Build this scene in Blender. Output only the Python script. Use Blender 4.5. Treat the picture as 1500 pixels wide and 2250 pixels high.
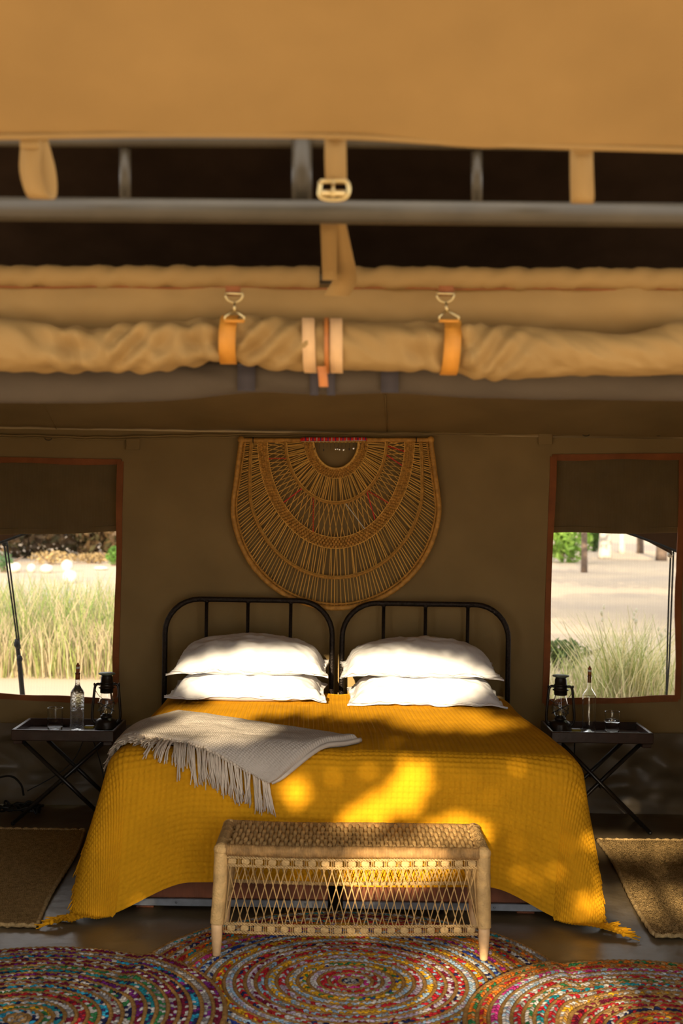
import bpy, math, random
import numpy as np
from mathutils import Matrix, Vector

# ------------------------------------------------------------------ camera, world, sun, exposure
sc = bpy.context.scene
for o in list(bpy.data.objects):
    bpy.data.objects.remove(o)
F_PX, CAM_H, ROLL = 2780.0, 1.76, math.radians(0.9)
cd = bpy.data.cameras.new('camera'); cam = bpy.data.objects.new('camera', cd)
sc.collection.objects.link(cam); sc.camera = cam
cd.sensor_fit = 'VERTICAL'; cd.sensor_height = 36.0; cd.sensor_width = 24.0
cd.lens = F_PX / 2250.0 * 36.0
cd.clip_start = 0.05; cd.clip_end = 500
cd.dof.use_dof = True; cd.dof.focus_distance = 6.1; cd.dof.aperture_fstop = 3.0
cam.location = (0, 0, CAM_H)
cam.rotation_euler = (Matrix.Rotation(math.pi/2, 3, 'X') @ Matrix.Rotation(ROLL, 3, 'Z')).to_euler()

SUN_AZ, SUN_EL = math.radians(9.0), math.radians(15.0)       # light travels towards +Y, a little to +X
SUN_DIR = Vector((math.sin(SUN_AZ)*math.cos(SUN_EL), math.cos(SUN_AZ)*math.cos(SUN_EL), -math.sin(SUN_EL)))
sl = bpy.data.lights.new('sun_offscreen', 'SUN'); sl.energy = 11.0; sl.angle = math.radians(0.53); sl.color = (1.0, 0.80, 0.52)
sun = bpy.data.objects.new('sun_offscreen', sl); sc.collection.objects.link(sun)
sun.rotation_euler = SUN_DIR.to_track_quat('-Z', 'Y').to_euler()
w = bpy.data.worlds.new('world'); sc.world = w; w.use_nodes = True
wn = w.node_tree.nodes; bg = wn['Background']
bg.inputs[0].default_value = (0.98, 0.95, 0.92, 1); bg.inputs[1].default_value = 2.5
sc.view_settings.view_transform = 'Standard'; sc.view_settings.look = 'None'
sc.view_settings.gamma = 1.0; sc.view_settings.use_curve_mapping = False
sc.view_settings.exposure = 0.0

# ------------------------------------------------------------------ helpers
COL = sc.collection
rng = np.random.default_rng(7); random.seed(7)
CA, SA = math.cos(ROLL), math.sin(ROLL)
def lev(px, py):
    dx, dy = px-750.0, py-1125.0
    return dx*CA+dy*SA, -dx*SA+dy*CA
def P(px, py, d):                       # where a sight line meets the plane y = d
    X, Y = lev(px, py)
    return np.array((X*d/F_PX, d, CAM_H - Y*d/F_PX))
def G(px, py, z=0.0):                   # where a sight line meets the level plane z
    X, Y = lev(px, py); d = (CAM_H-z)*F_PX/Y
    return np.array((X*d/F_PX, d, z))

def noise2(x, y, seed=0):
    r = np.random.default_rng(seed); T = r.random((64, 64))
    xi = np.floor(x).astype(int); yi = np.floor(y).astype(int)
    fx = x-xi; fy = y-yi; fx = fx*fx*(3-2*fx); fy = fy*fy*(3-2*fy)
    a = T[xi % 64, yi % 64]; b = T[(xi+1) % 64, yi % 64]; c = T[xi % 64, (yi+1) % 64]; d = T[(xi+1) % 64, (yi+1) % 64]
    return (a*(1-fx)+b*fx)*(1-fy)+(c*(1-fx)+d*fx)*fy - 0.5
def fbm(x, y, seed=0, n=3):
    s = 0.0
    for k in range(n):
        s = s + noise2(x*2**k+17*k, y*2**k+31*k, seed+k)/2**k
    return s
def smooth(a, b, x):
    t = np.clip((x-a)/(b-a), 0, 1); return t*t*(3-2*t)

ORG = {}
def root_origin(o):
    while o.parent: o = o.parent
    return np.array(o.location)
def mesh_data(name, V, F, mat, smooth_=True, col=None):
    me = bpy.data.meshes.new(name)
    V = np.asarray(V, dtype=np.float32)
    if isinstance(F, np.ndarray):
        n, k = F.shape
        me.vertices.add(len(V)); me.vertices.foreach_set('co', V.ravel())
        me.loops.add(n*k); me.loops.foreach_set('vertex_index', F.astype(np.int32).ravel())
        me.polygons.add(n); me.polygons.foreach_set('loop_start', np.arange(0, n*k, k, dtype=np.int32))
        me.update(calc_edges=True); me.validate()
    else:
        me.from_pydata([tuple(map(float, v)) for v in V], [], [tuple(int(i) for i in f) for f in F]); me.update()
    if smooth_:
        me.polygons.foreach_set('use_smooth', np.ones(len(me.polygons), dtype=bool))
    if col is not None:
        a = me.color_attributes.new('tint', 'FLOAT_COLOR', 'POINT')
        c = np.ones((len(V), 4), dtype=np.float32); c[:, :3] = col
        a.data.foreach_set('color', c.ravel())
    if mat: me.materials.append(mat)
    return me
def mk(name, VF, mat, parent=None, smooth_=True, loc=None, col=None):
    V, F = VF if not isinstance(VF, B) else VF.get()
    V = np.asarray(V, dtype=float)
    org = root_origin(parent) if parent else (np.asarray(loc, dtype=float) if loc is not None else np.zeros(3))
    o = bpy.data.objects.new(name, mesh_data(name, V-org, F, mat, smooth_, col))
    COL.objects.link(o)
    if parent: o.parent = parent
    elif loc is not None: o.location = loc
    return o
def tag(o, label=None, cat=None, group=None, kind=None):
    if label: o['label'] = label
    if cat: o['category'] = cat
    if group: o['group'] = group
    if kind: o['kind'] = kind
    return o
def thing(name, loc, label, cat, group=None):
    o = bpy.data.objects.new(name, None); COL.objects.link(o); o.location = tuple(float(v) for v in loc)
    o.empty_display_size = 0.1
    return tag(o, label, cat, group)
def struct(name, VF, mat, smooth_=True, parent=None):
    o = mk(name, VF, mat, parent, smooth_)
    if not parent: o['kind'] = 'structure'
    return o

class B:
    def __init__(s): s.V = []; s.F = []; s.n = 0
    def add(s, VF):
        V, F = VF
        s.V.append(np.asarray(V, dtype=float)); s.F += [tuple(int(i)+s.n for i in f) for f in F]; s.n += len(V); return s
    def get(s): return np.vstack(s.V), s.F
def gridF(nu, nv, cu=False, cv=False):
    a = np.arange(nu if cu else nu-1); b = np.arange(nv if cv else nv-1)
    A, Bq = np.meshgrid(a, b, indexing='ij'); A1 = (A+1) % nu; B1 = (Bq+1) % nv
    return np.stack([A*nv+Bq, A1*nv+Bq, A1*nv+B1, A*nv+B1], -1).reshape(-1, 4)
def fit(r, m):
    r = np.atleast_1d(np.asarray(r, dtype=float))
    return np.interp(np.linspace(0, 1, m), np.linspace(0, 1, len(r)), r) if len(r) > 1 else np.full(m, r[0])
def tube(path, r, n=8, caps=True, sx=1.0):
    path = np.asarray(path, dtype=float); m = len(path); r = fit(r, m)
    t = np.gradient(path, axis=0); t /= (np.linalg.norm(t, axis=1, keepdims=True)+1e-12)
    up = np.array((0, 0, 1.0)) if abs(t[0][2]) < 0.9 else np.array((1.0, 0, 0))
    a = np.cross(up, t[0]); a /= np.linalg.norm(a)
    V = []
    ang = np.arange(n)*2*math.pi/n
    for i in range(m):
        a = a - t[i]*np.dot(a, t[i]); a /= (np.linalg.norm(a)+1e-12); b = np.cross(t[i], a)
        V.append(path[i]+r[i]*(np.cos(ang)[:, None]*a*sx+np.sin(ang)[:, None]*b))
    F = [tuple(f)[::-1] for f in gridF(m, n, cv=True)]
    if caps: F += [tuple(range(n))[::-1], tuple(range((m-1)*n, m*n))]
    return np.vstack(V), F
def lathe(prof, c=(0, 0, 0), n=24, close=False):
    prof = np.asarray(prof, dtype=float); m = len(prof); ang = np.arange(n)*2*math.pi/n
    V = np.stack([prof[:, None, 0]*np.cos(ang), prof[:, None, 0]*np.sin(ang), np.repeat(prof[:, 1:2], n, 1)], -1).reshape(-1, 3)+np.asarray(c)
    F = [tuple(f)[::-1] for f in gridF(m, n, cv=True)]
    if not close: F += [tuple(range(n))[::-1], tuple(range((m-1)*n, m*n))]
    else: F += [tuple(f) for f in [(i, (i+1) % n, (m-1)*n+(i+1) % n, (m-1)*n+i) for i in range(n)]]
    return V, F
def box(x0, x1, y0, y1, z0, z1, b=0.0):
    if b <= 0:
        V = [(x, y, z) for x in (x0, x1) for y in (y0, y1) for z in (z0, z1)]
        return np.array(V), [(0, 1, 3, 2), (4, 6, 7, 5), (0, 4, 5, 1), (2, 3, 7, 6), (0, 2, 6, 4), (1, 5, 7, 3)]
    V = []; idx = {}
    for i, (x, sx) in enumerate(((x0, 1), (x1, -1))):
        for j, (y, sy) in enumerate(((y0, 1), (y1, -1))):
            for k, (z, sz) in enumerate(((z0, 1), (z1, -1))):
                for ax in range(3):
                    p = [x+sx*b, y+sy*b, z+sz*b]; p[ax] = (x, y, z)[ax]
                    idx[(i, j, k, ax)] = len(V); V.append(p)
    F = []
    g = lambda i, j, k, a: idx[(i, j, k, a)]
    for i in (0, 1):
        f = [g(i, 0, 0, 0), g(i, 1, 0, 0), g(i, 1, 1, 0), g(i, 0, 1, 0)]; F.append(f if i else f[::-1])
        f = [g(0, i, 0, 1), g(1, i, 0, 1), g(1, i, 1, 1), g(0, i, 1, 1)]; F.append(f[::-1] if i else f)
        f = [g(0, 0, i, 2), g(1, 0, i, 2), g(1, 1, i, 2), g(0, 1, i, 2)]; F.append(f if i else f[::-1])
    for p in (0, 1):
        for q in (0, 1):
            F.append([g(p, q, 0, 0), g(p, q, 0, 1), g(p, q, 1, 1), g(p, q, 1, 0)])
            F.append([g(p, 0, q, 0), g(p, 0, q, 2), g(p, 1, q, 2), g(p, 1, q, 0)])
            F.append([g(0, p, q, 1), g(0, p, q, 2), g(1, p, q, 2), g(1, p, q, 1)])
    for i in (0, 1):
        for j in (0, 1):
            for k in (0, 1): F.append([g(i, j, k, 0), g(i, j, k, 1), g(i, j, k, 2)])
    return np.array(V), F
def ellipsoid(c, r, nu=10, nv=6):
    ph = np.linspace(0, math.pi, nv+1)
    V, F = lathe(np.stack([np.maximum(np.sin(ph), 1e-3), -np.cos(ph)], 1), n=nu)
    return V*np.asarray(r)+np.asarray(c), F
def ribbon(path, width_dir, w, th):
    """a strap: a thin solid band along a path, width along width_dir"""
    path = np.asarray(path, dtype=float); wd = np.asarray(width_dir, dtype=float); wd /= np.linalg.norm(wd)
    t = np.gradient(path, axis=0); nn = np.cross(t, wd); nn /= (np.linalg.norm(nn, axis=1, keepdims=True)+1e-12)
    w = fit(w, len(path))[:, None]
    q = [path+wd*w/2+nn*th/2, path-wd*w/2+nn*th/2, path-wd*w/2-nn*th/2, path+wd*w/2-nn*th/2]
    V = np.stack(q, 1).reshape(-1, 3); m = len(path)
    F = [tuple(f) for f in gridF(m, 4, cv=True)]+[(3, 2, 1, 0), tuple(range((m-1)*4, m*4))]
    return V, F
def bez(pts, n=16):
    """Catmull-Rom through points"""
    p = np.asarray(pts, dtype=float); p = np.vstack([2*p[0]-p[1], p, 2*p[-1]-p[-2]])
    out = []
    for i in range(1, len(p)-2):
        t = np.linspace(0, 1, n, endpoint=(i == len(p)-3))[:, None]
        a, b, c, d = p[i-1], p[i], p[i+1], p[i+2]
        out.append(.5*((2*b)+(c-a)*t+(2*a-5*b+4*c-d)*t**2+(3*b-a-3*c+d)*t**3))
    return np.vstack(out)
UNIT = {}
def strand(name, p0, p1, r, mat, parent, n=6):
    """a straight reed, its mesh shared with all reeds of that material"""
    key = (mat.name, n)
    if key not in UNIT:
        UNIT[key] = mesh_data('reed', *tube([(0, 0, -.5), (0, 0, .5)], 1.0, n), mat)
    o = bpy.data.objects.new(name, UNIT[key]); COL.objects.link(o); o.parent = parent
    org = Vector(root_origin(parent)); p0 = Vector(p0); p1 = Vector(p1); d = p1-p0
    o.matrix_basis = Matrix.Translation((p0+p1)/2-org) @ d.to_track_quat('Z', 'Y').to_matrix().to_4x4() @ Matrix.Diagonal((r, r, d.length, 1))
    return o

# ------------------------------------------------------------------ materials
def mat(name, c, rough=.75, var=.12, scale=6.0, bump=0.0, bscale=80.0, metal=0.0, spec=.4, rnd=0.0, c2=None, sheen=0.0,
        attr=False, trans=0.0, wave=None, transl=0.0):
    m = bpy.data.materials.new(name); m.use_nodes = True
    nt = m.node_tree; N = nt.nodes; L = nt.links; b = N['Principled BSDF']
    b.inputs['Roughness'].default_value = rough; b.inputs['Metallic'].default_value = metal
    b.inputs['Specular IOR Level'].default_value = spec
    if sheen: b.inputs['Sheen Weight'].default_value = sheen
    tc = N.new('ShaderNodeTexCoord')
    no = N.new('ShaderNodeTexNoise'); no.inputs['Scale'].default_value = scale; no.inputs['Detail'].default_value = 5
    L.new(tc.outputs['Object'], no.inputs['Vector'])
    mr = N.new('ShaderNodeMapRange'); mr.inputs[1].default_value = .3; mr.inputs[2].default_value = .7
    L.new(no.outputs['Fac'], mr.inputs[0])
    mx = N.new('ShaderNodeMix'); mx.data_type = 'RGBA'
    a = np.array(c); d = np.array(c2) if c2 is not None else np.clip(a*(1+var), 0, 1); a = a if c2 is not None else a*(1-var)
    mx.inputs[6].default_value = (*a, 1); mx.inputs[7].default_value = (*d, 1)
    L.new(mr.outputs[0], mx.inputs[0]); out = mx.outputs[2]
    if attr:
        at = N.new('ShaderNodeAttribute'); at.attribute_name = 'tint'
        mm = N.new('ShaderNodeMix'); mm.data_type = 'RGBA'; mm.blend_type = 'MULTIPLY'; mm.inputs[0].default_value = 1
        L.new(out, mm.inputs[6]); L.new(at.outputs['Color'], mm.inputs[7]); out = mm.outputs[2]
    if rnd:
        oi = N.new('ShaderNodeObjectInfo'); r2 = N.new('ShaderNodeMapRange')
        r2.inputs[3].default_value = 1-rnd; r2.inputs[4].default_value = 1+rnd
        L.new(oi.outputs['Random'], r2.inputs[0])
        hs = N.new('ShaderNodeHueSaturation'); L.new(r2.outputs[0], hs.inputs['Value']); L.new(out, hs.inputs['Color']); out = hs.outputs[0]
    L.new(out, b.inputs['Base Color'])
    if bump:
        bp = N.new('ShaderNodeBump'); bp.inputs['Strength'].default_value = bump; bp.inputs['Distance'].default_value = .01
        if wave:
            tx = N.new('ShaderNodeTexWave'); tx.wave_type = 'BANDS'; tx.bands_direction = wave; tx.inputs['Scale'].default_value = bscale
            tx.inputs['Distortion'].default_value = 1.5; tx.inputs['Detail'].default_value = 2
        else:
            tx = N.new('ShaderNodeTexNoise'); tx.inputs['Scale'].default_value = bscale; tx.inputs['Detail'].default_value = 4
        L.new(tc.outputs['Object'], tx.inputs['Vector']); L.new(tx.outputs['Fac'], bp.inputs['Height']); L.new(bp.outputs[0], b.inputs['Normal'])
    if trans:
        b.inputs['Transmission Weight'].default_value = trans
    if transl:
        ts = N.new('ShaderNodeBsdfTranslucent'); L.new(out, ts.inputs['Color'])
        ms = N.new('ShaderNodeMixShader'); ms.inputs[0].default_value = transl
        L.new(b.outputs[0], ms.inputs[1]); L.new(ts.outputs[0], ms.inputs[2]); L.new(ms.outputs[0], N['Material Output'].inputs[0])
    return m
def glass(name, c=(1, 1, 1), ior=1.45, rough=0.0, bump=0, bscale=60):
    m = mat(name, c, rough, var=0, trans=1.0, bump=bump, bscale=bscale, spec=.5); m.node_tree.nodes['Principled BSDF'].inputs['IOR'].default_value = ior
    return m

M_wall = mat('canvas_wall', (.30, .205, .085), .85, .10, 3, .15, 300, spec=.2)
M_roof = M_wall
M_tan = mat('canvas_tan', (.37, .222, .074), .78, .07, 5, .12, 300, spec=.28, transl=.10)
M_roll = M_tan
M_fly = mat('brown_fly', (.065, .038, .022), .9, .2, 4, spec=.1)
M_skirt = mat('groundsheet_wall', (.140, .103, .058), .42, .15, 2.5, .25, 14, spec=.5)
M_floor = mat('groundsheet', (.140, .103, .058), .34, .25, 2.0, .55, 7, spec=.5)
M_strip = mat('brown_tape', (.28, .085, .018), .7, .2, 9, .2, 200)
M_blind = mat('blind_canvas', (.30, .205, .085), .85, .10, 5, .2, 200, spec=.2, transl=.2)
M_steel = mat('grey_pole', (.070, .054, .032), .38, .15, 10, metal=.2)
M_brass = mat('brass', (.72, .55, .26), .3, .1, 10, metal=1)
M_leather = mat('orange_strap', (.62, .25, .025), .6, .1, 20, .1, 120)
M_zip = mat('zip_tape', (.75, .45, .20), .7, .08, 20, .1, 200)
M_pull = mat('zip_pull', (.5, .16, .03), .5, .1, 20)
M_net = mat('net_canvas', (.095, .070, .045), .85, .1, 6, .2, 220)
M_netstrap = mat('net_strap', (.06, .05, .055), .8, .1, 8)
M_iron = mat('hammered_iron', (.030, .022, .018), .38, .4, 90, .5, 160, metal=.7, spec=.6)
M_mustard = mat('mustard_cotton', (.66, .315, .008), .85, .10, 5, .35, 420, spec=.15, sheen=.0)
M_throw = mat('grey_cotton', (.56, .50, .44), .9, .06, 8, .35, 420, spec=.1)
M_fringe = mat('cream_fringe', (.66, .57, .47), .9, .1, 30, .3, 300, spec=.1, rnd=.12)
M_tassel = mat('mustard_tassel', (.64, .30, .008), .9, .1, 30, .3, 300, spec=.1, rnd=.12)
M_pillow = mat('white_cotton', (.74, .74, .76), .8, .02, 3, .10, 24, spec=.2)
M_matt = mat('mattress_cloth', (.75, .75, .76), .85, .04, 5, .1, 60)
M_bedwood = mat('bed_board', (.20, .060, .022), .5, .3, 8, .2, 60, wave='X')
M_bedmetal = mat('bed_strip', (.19, .20, .22), .42, .15, 30, metal=.6)
M_wick = mat('wicker', (.60, .375, .145), .6, .22, 26, .5, 130, spec=.35, rnd=.16)
M_wickd = mat('wicker_seat', (.50, .315, .125), .62, .28, 30, .6, 160, spec=.3, rnd=.22)
M_rail = mat('wicker_rail', (.52, .29, .105), .6, .3, 40, .7, 55, spec=.3, wave='X')
M_wickb = mat('wicker_band', (.57, .37, .155), .65, .25, 40, .8, 170, spec=.3)
M_foot = mat('bench_foot', (.68, .42, .20), .55, .18, 22, .2, 60)
M_bask = mat('basket_reed', (.90, .50, .105), .5, .2, 40, .2, 150, spec=.45, rnd=.26)
M_rim = mat('basket_rim', (.62, .31, .060), .55, .25, 40, .3, 150, spec=.4)
M_baskb = mat('basket_band', (.60, .30, .055), .6, .3, 60, .5, 190, spec=.4)
M_red = mat('red_bead', (.92, .035, .03), .3, .1, 60)
M_blue = mat('blue_bead', (.03, .05, .30), .3, .1, 60)
M_white = mat('white_bead', (.8, .78, .7), .3, .05, 60)
M_yel = mat('yellow_bead', (.75, .55, .10), .3, .1, 60)
M_tin = mat('tin_disc', (.75, .72, .65), .25, .05, 60, metal=.9)
M_tray = mat('tray_wood', (.045, .022, .014), .30, .35, 12, .1, 40, spec=.55)
M_legm = mat('black_tube', (.016, .014, .014), .3, .2, 30, spec=.6)
M_lant = mat('lantern_enamel', (.028, .020, .014), .34, .3, 30, .1, 60, metal=.5, spec=.6)
M_cap = mat('lantern_cap', (.20, .24, .19), .5, .2, 30, metal=.4)
M_cork = mat('cork', (.33, .10, .03), .6, .25, 90, .2, 120)
M_glass = glass('clear_glass', (.97, .99, 1.0), 1.45)
M_bottle = glass('bottle_glass', (.95, .98, 1.0), 1.36, 0.0)
M_bottleb = glass('blistered_glass', (.95, .98, 1.0), 1.36, 0.02, .55, 90)
M_wire = mat('thin_wire', (.01, .01, .01), .4, .1, 10)
M_mbox = mat('matchbox_card', (.55, .42, .06), .7, .1, 30)
M_mboxb = mat('matchbox_print', (.55, .60, .75), .7, .3, 200)
M_sisal = mat('sisal_mat', (.36, .235, .095), .9, .35, 50, .8, 140, spec=.1)
M_sisalB = mat('sisal_binding', (.40, .27, .12), .9, .3, 60, .8, 140, spec=.1)
M_jute = mat('jute_row', (.34, .185, .058), .95, .35, 60, .9, 260, spec=.05)
M_rag = mat('rag_braid', (.62, .60, .58), .85, .10, 60, .5, 220, spec=.15, attr=True)
M_sand = mat('sand', (.56, .44, .30), .95, .2, .35, .6, 3, c2=(.42, .34, .26))
M_grass = mat('dry_grass', (1, 1, 1), .7, .1, 2, attr=True, transl=.45)
M_leaf = mat('leaf', (1, 1, 1), .6, .15, 3, attr=True, transl=.35)
M_bark = mat('bark', (.14, .10, .075), .9, .3, 6, .8, 20)
M_pale = mat('pale_bark', (.60, .54, .46), .9, .2, 6, .5, 20)
M_rock = mat('rock', (.62, .58, .52), .9, .2, 5, .7, 12)
M_rope = mat('guy_rope', (.018, .02, .02), .8, .2, 40, .6, 120)
M_green = mat('green_webbing', (.02, .16, .11), .7, .2, 20)
# window gauze: fine woven threads, mostly open
M_gauze = bpy.data.materials.new('window_gauze'); M_gauze.use_nodes = True
_n = M_gauze.node_tree.nodes; _l = M_gauze.node_tree.links
_d = _n['Principled BSDF']; _d.inputs['Base Color'].default_value = (.05, .045, .04, 1); _d.inputs['Roughness'].default_value = .8
_t = _n.new('ShaderNodeBsdfTransparent'); _m = _n.new('ShaderNodeMixShader')
_tc = _n.new('ShaderNodeTexCoord'); _w = _n.new('ShaderNodeTexWave'); _w.inputs['Scale'].default_value = 46; _w.inputs['Distortion'].default_value = 1.0; _w.inputs['Detail'].default_value = 1
_l.new(_tc.outputs['Object'], _w.inputs['Vector'])
_r = _n.new('ShaderNodeMapRange'); _r.inputs[3].default_value = .86; _r.inputs[4].default_value = .70
_l.new(_w.outputs['Fac'], _r.inputs[0]); _l.new(_r.outputs[0], _m.inputs[0])
_l.new(_d.outputs[0], _m.inputs[1]); _l.new(_t.outputs[0], _m.inputs[2]); _l.new(_m.outputs[0], _n['Material Output'].inputs[0])

# ------------------------------------------------------------------ the setting: ground, floor, walls, roof
YW = 7.55           # back wall
YF = 3.22           # front of the inner tent
HX = 2.75           # half width of the tent
g = 41
gx = np.linspace(-90, 90, g); gy = np.linspace(-60, 150, g)
X, Y = np.meshgrid(gx, gy, indexing='ij')
struct('ground', (np.stack([X, Y, -.03+0*X], -1).reshape(-1, 3), gridF(g, g)), M_sand)

nx, ny = 180, 150
X, Y = np.meshgrid(np.linspace(-HX, HX, nx), np.linspace(2.6, YW+.02, ny), indexing='ij')
Z = .006*fbm(X*3+Y*1.5, Y*2.2-X, 3)+.004*np.abs(fbm(X*5-Y*3, Y*5+X*2, 9))
Z = np.minimum(Z*1.7, .007)
struct('floor', (np.stack([X, Y, Z-.004], -1).reshape(-1, 3), gridF(nx, ny)), M_floor)
struct('floor_edge_base', box(-HX, HX, 2.6, YW, -.04, -.012), M_floor, False)['kind'] = 'structure'

# wall_back: window corner points taken on the wall plane
def wl(px, py):
    p = P(px, py, YW); return p[0], p[2]
LW = {'tl': wl(-42, 1008), 'tr': wl(268, 1014), 'bl': wl(-45, 1528), 'br': wl(256, 1543)}
RW = {'tl': wl(1213, 1003), 'tr': wl(1499, 1001), 'bl': wl(1195, 1545), 'br': wl(1488, 1536)}
ZS = 2.225          # seam height
def lerp(a, b, t): return a+(b-a)*t
colsT = [(-HX, 0), LW['tl'], LW['tr'], RW['tl'], RW['tr'], (HX, 0)]
colsB = [(-HX, 0), LW['bl'], LW['br'], RW['bl'], RW['br'], (HX, 0)]
pts = np.zeros((6, 4, 2))
for i in range(6):
    xt, xb = colsT[i][0], colsB[i][0]
    zt = colsT[i][1] if 0 < i < 5 else lerp(2.08, 2.10, i/5); zb = colsB[i][1] if 0 < i < 5 else .65
    pts[i, 0] = (xb, 0); pts[i, 1] = (xb, zb); pts[i, 2] = (xt, zt); pts[i, 3] = (xt, ZS)
V = []; Fq = []; off = 0
segx = [10, 18, 60, 18, 14]; segz = [24, 40, 12]
for i in range(5):
    for j in range(3):
        if j == 1 and i in (1, 3): continue
        a, b = segx[i]+1, segz[j]+1
        s, t = np.meshgrid(np.linspace(0, 1, a), np.linspace(0, 1, b), indexing='ij')
        q = (pts[i, j]*((1-s)*(1-t))[..., None]+pts[i+1, j]*(s*(1-t))[..., None]+pts[i, j+1]*((1-s)*t)[..., None]+pts[i+1, j+1]*(s*t)[..., None])
        V.append(q.reshape(-1, 2)); Fq.append(gridF(a, b)+off); off += a*b
V = np.vstack(V); Fq = np.vstack(Fq)
def wall_y(x, z):
    return YW + .030*fbm(x*1.6+z*.9, z*1.3-x*.5, 21)+.016*fbm(x*5+z*4, z*3-x*2, 25)+.004*np.sin(x*28)*smooth(2.02, 2.2, z)*(1-smooth(-1.2, -.9, x))
wall = struct('wall_back', (np.stack([V[:, 0], wall_y(V[:, 0], V[:, 1]), V[:, 1]], 1), Fq[:, ::-1]), M_wall)
# lower skirt of groundsheet material, slack and folded
nx, nz = 260, 34
X, Z = np.meshgrid(np.linspace(-HX, HX, nx), np.linspace(0, .475, nz), indexing='ij')
k = np.sin(np.pi*np.clip(Z/.475, 0, 1))
Yk = YW-.03+.075*k*fbm(X*2.6+Z*3.2, Z*5-X*1.4, 41, 3)+.03*k*fbm(X*7-Z*9, Z*9+X*3, 44, 2)-.03*(1-smooth(0, .12, Z))
Yk = np.minimum(Yk, wall_y(X, Z)-.010)
mk('wall_skirt', (np.stack([X, Yk, Z], -1).reshape(-1, 3), gridF(nx, nz)[:, ::-1]), M_skirt, wall)
# seam cord, tabs and hooks on the wall
cord = [P(x, y, YW-.03) for x, y in ((-120, 957), (60, 957), (200, 961), (360, 958), (520, 955), (760, 952), (960, 952), (1100, 951), (1300, 949), (1620, 944))]
c0 = bez(cord, 14); c0[:, 2] += .002*np.sin(np.arange(len(c0))*.9)
mk('seam_cord', tube(c0, .0065, 6), M_roof, wall)
c1 = c0.copy(); c1[:, 2] -= .012; c1[:, 1] += .006
mk('seam_fold', tube(c1, .006, 6), M_wall, wall)
for x, y in ((292, 976), (1198, 964)):
    p = P(x, y, YW-.035)
    mk('strap_tab', box(p[0]-.042, p[0]+.042, p[1]-.006, p[1]+.006, p[2]-.034, p[2]+.034, .004), M_wall, wall, False)
for x, y in ((106, 963), (1287, 954), (1366, 951), (1446, 953)):
    p = P(x, y, YW-.04); a = np.linspace(0, math.pi, 9)
    mk('seam_hook', tube(np.stack([p[0]+.02*np.cos(a), p[1]+0*a, p[2]-.012*np.sin(a)], 1), .003, 6), M_steel, wall)

# side walls, front wall panels, roof
def sheet(f, nu, nv):
    s, t = np.meshgrid(np.linspace(0, 1, nu), np.linspace(0, 1, nv), indexing='ij')
    return f(s, t).reshape(-1, 3), gridF(nu, nv)
for sx, nm in ((-1, 'wall_left'), (1, 'wall_right')):
    struct(nm, sheet(lambda s, t: np.stack([sx*(HX+.02*fbm(s*5, t*3, 51)), lerp(YF, YW+.03, s), lerp(0, 2.3+.42*(1-np.abs(2*s-1)), t)], -1), 30, 20), M_wall)
RZ, RY = 2.72, 5.4
struct('ceiling', sheet(lambda s, t: np.stack([lerp(-HX-.05, HX+.05, s), lerp(YW+.09, RY, t), lerp(ZS-.012, RZ, t)+.018*fbm(s*9+t*2, t*4-s*3, 61)*np.sin(np.pi*np.clip(t, 0, 1))], -1), 120, 40), M_roof)
# a thin seam on the roof slope
for pxa, pya, pxb, pyb in ((846, 868, 850, 948), (95, 888, 130, 955)):
    ks = (RZ-ZS+.012)/(YW+.09-RY)
    def on_roof(px, py):
        Yl = lev(px, py)[1]; return P(px, py, (ZS-.012+ks*(YW+.09)-CAM_H)/(-Yl/F_PX+ks)-.012)
    a = on_roof(pxa, pya); b = on_roof(pxb, pyb)
    mk('roof_seam', tube(np.linspace(a, b, 4)-np.array((0, .0, .0)), .0035, 6), M_roof, bpy.data.objects['ceiling'])
struct('ceiling_front', sheet(lambda s, t: np.stack([lerp(-HX-.05, HX+.05, s), lerp(RY, YF-.02, t), lerp(RZ, 2.36, t)], -1), 40, 20), M_roof)
for a, b, nm in ((-HX, -1.75, 'wall_front_left'), (1.75, HX, 'wall_front_right')):
    struct(nm, sheet(lambda s, t: np.stack([lerp(a, b, s), YF+.02+.02*fbm(s*4, t*5, 71), lerp(0, 2.36, t)], -1), 14, 20), M_wall)

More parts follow.
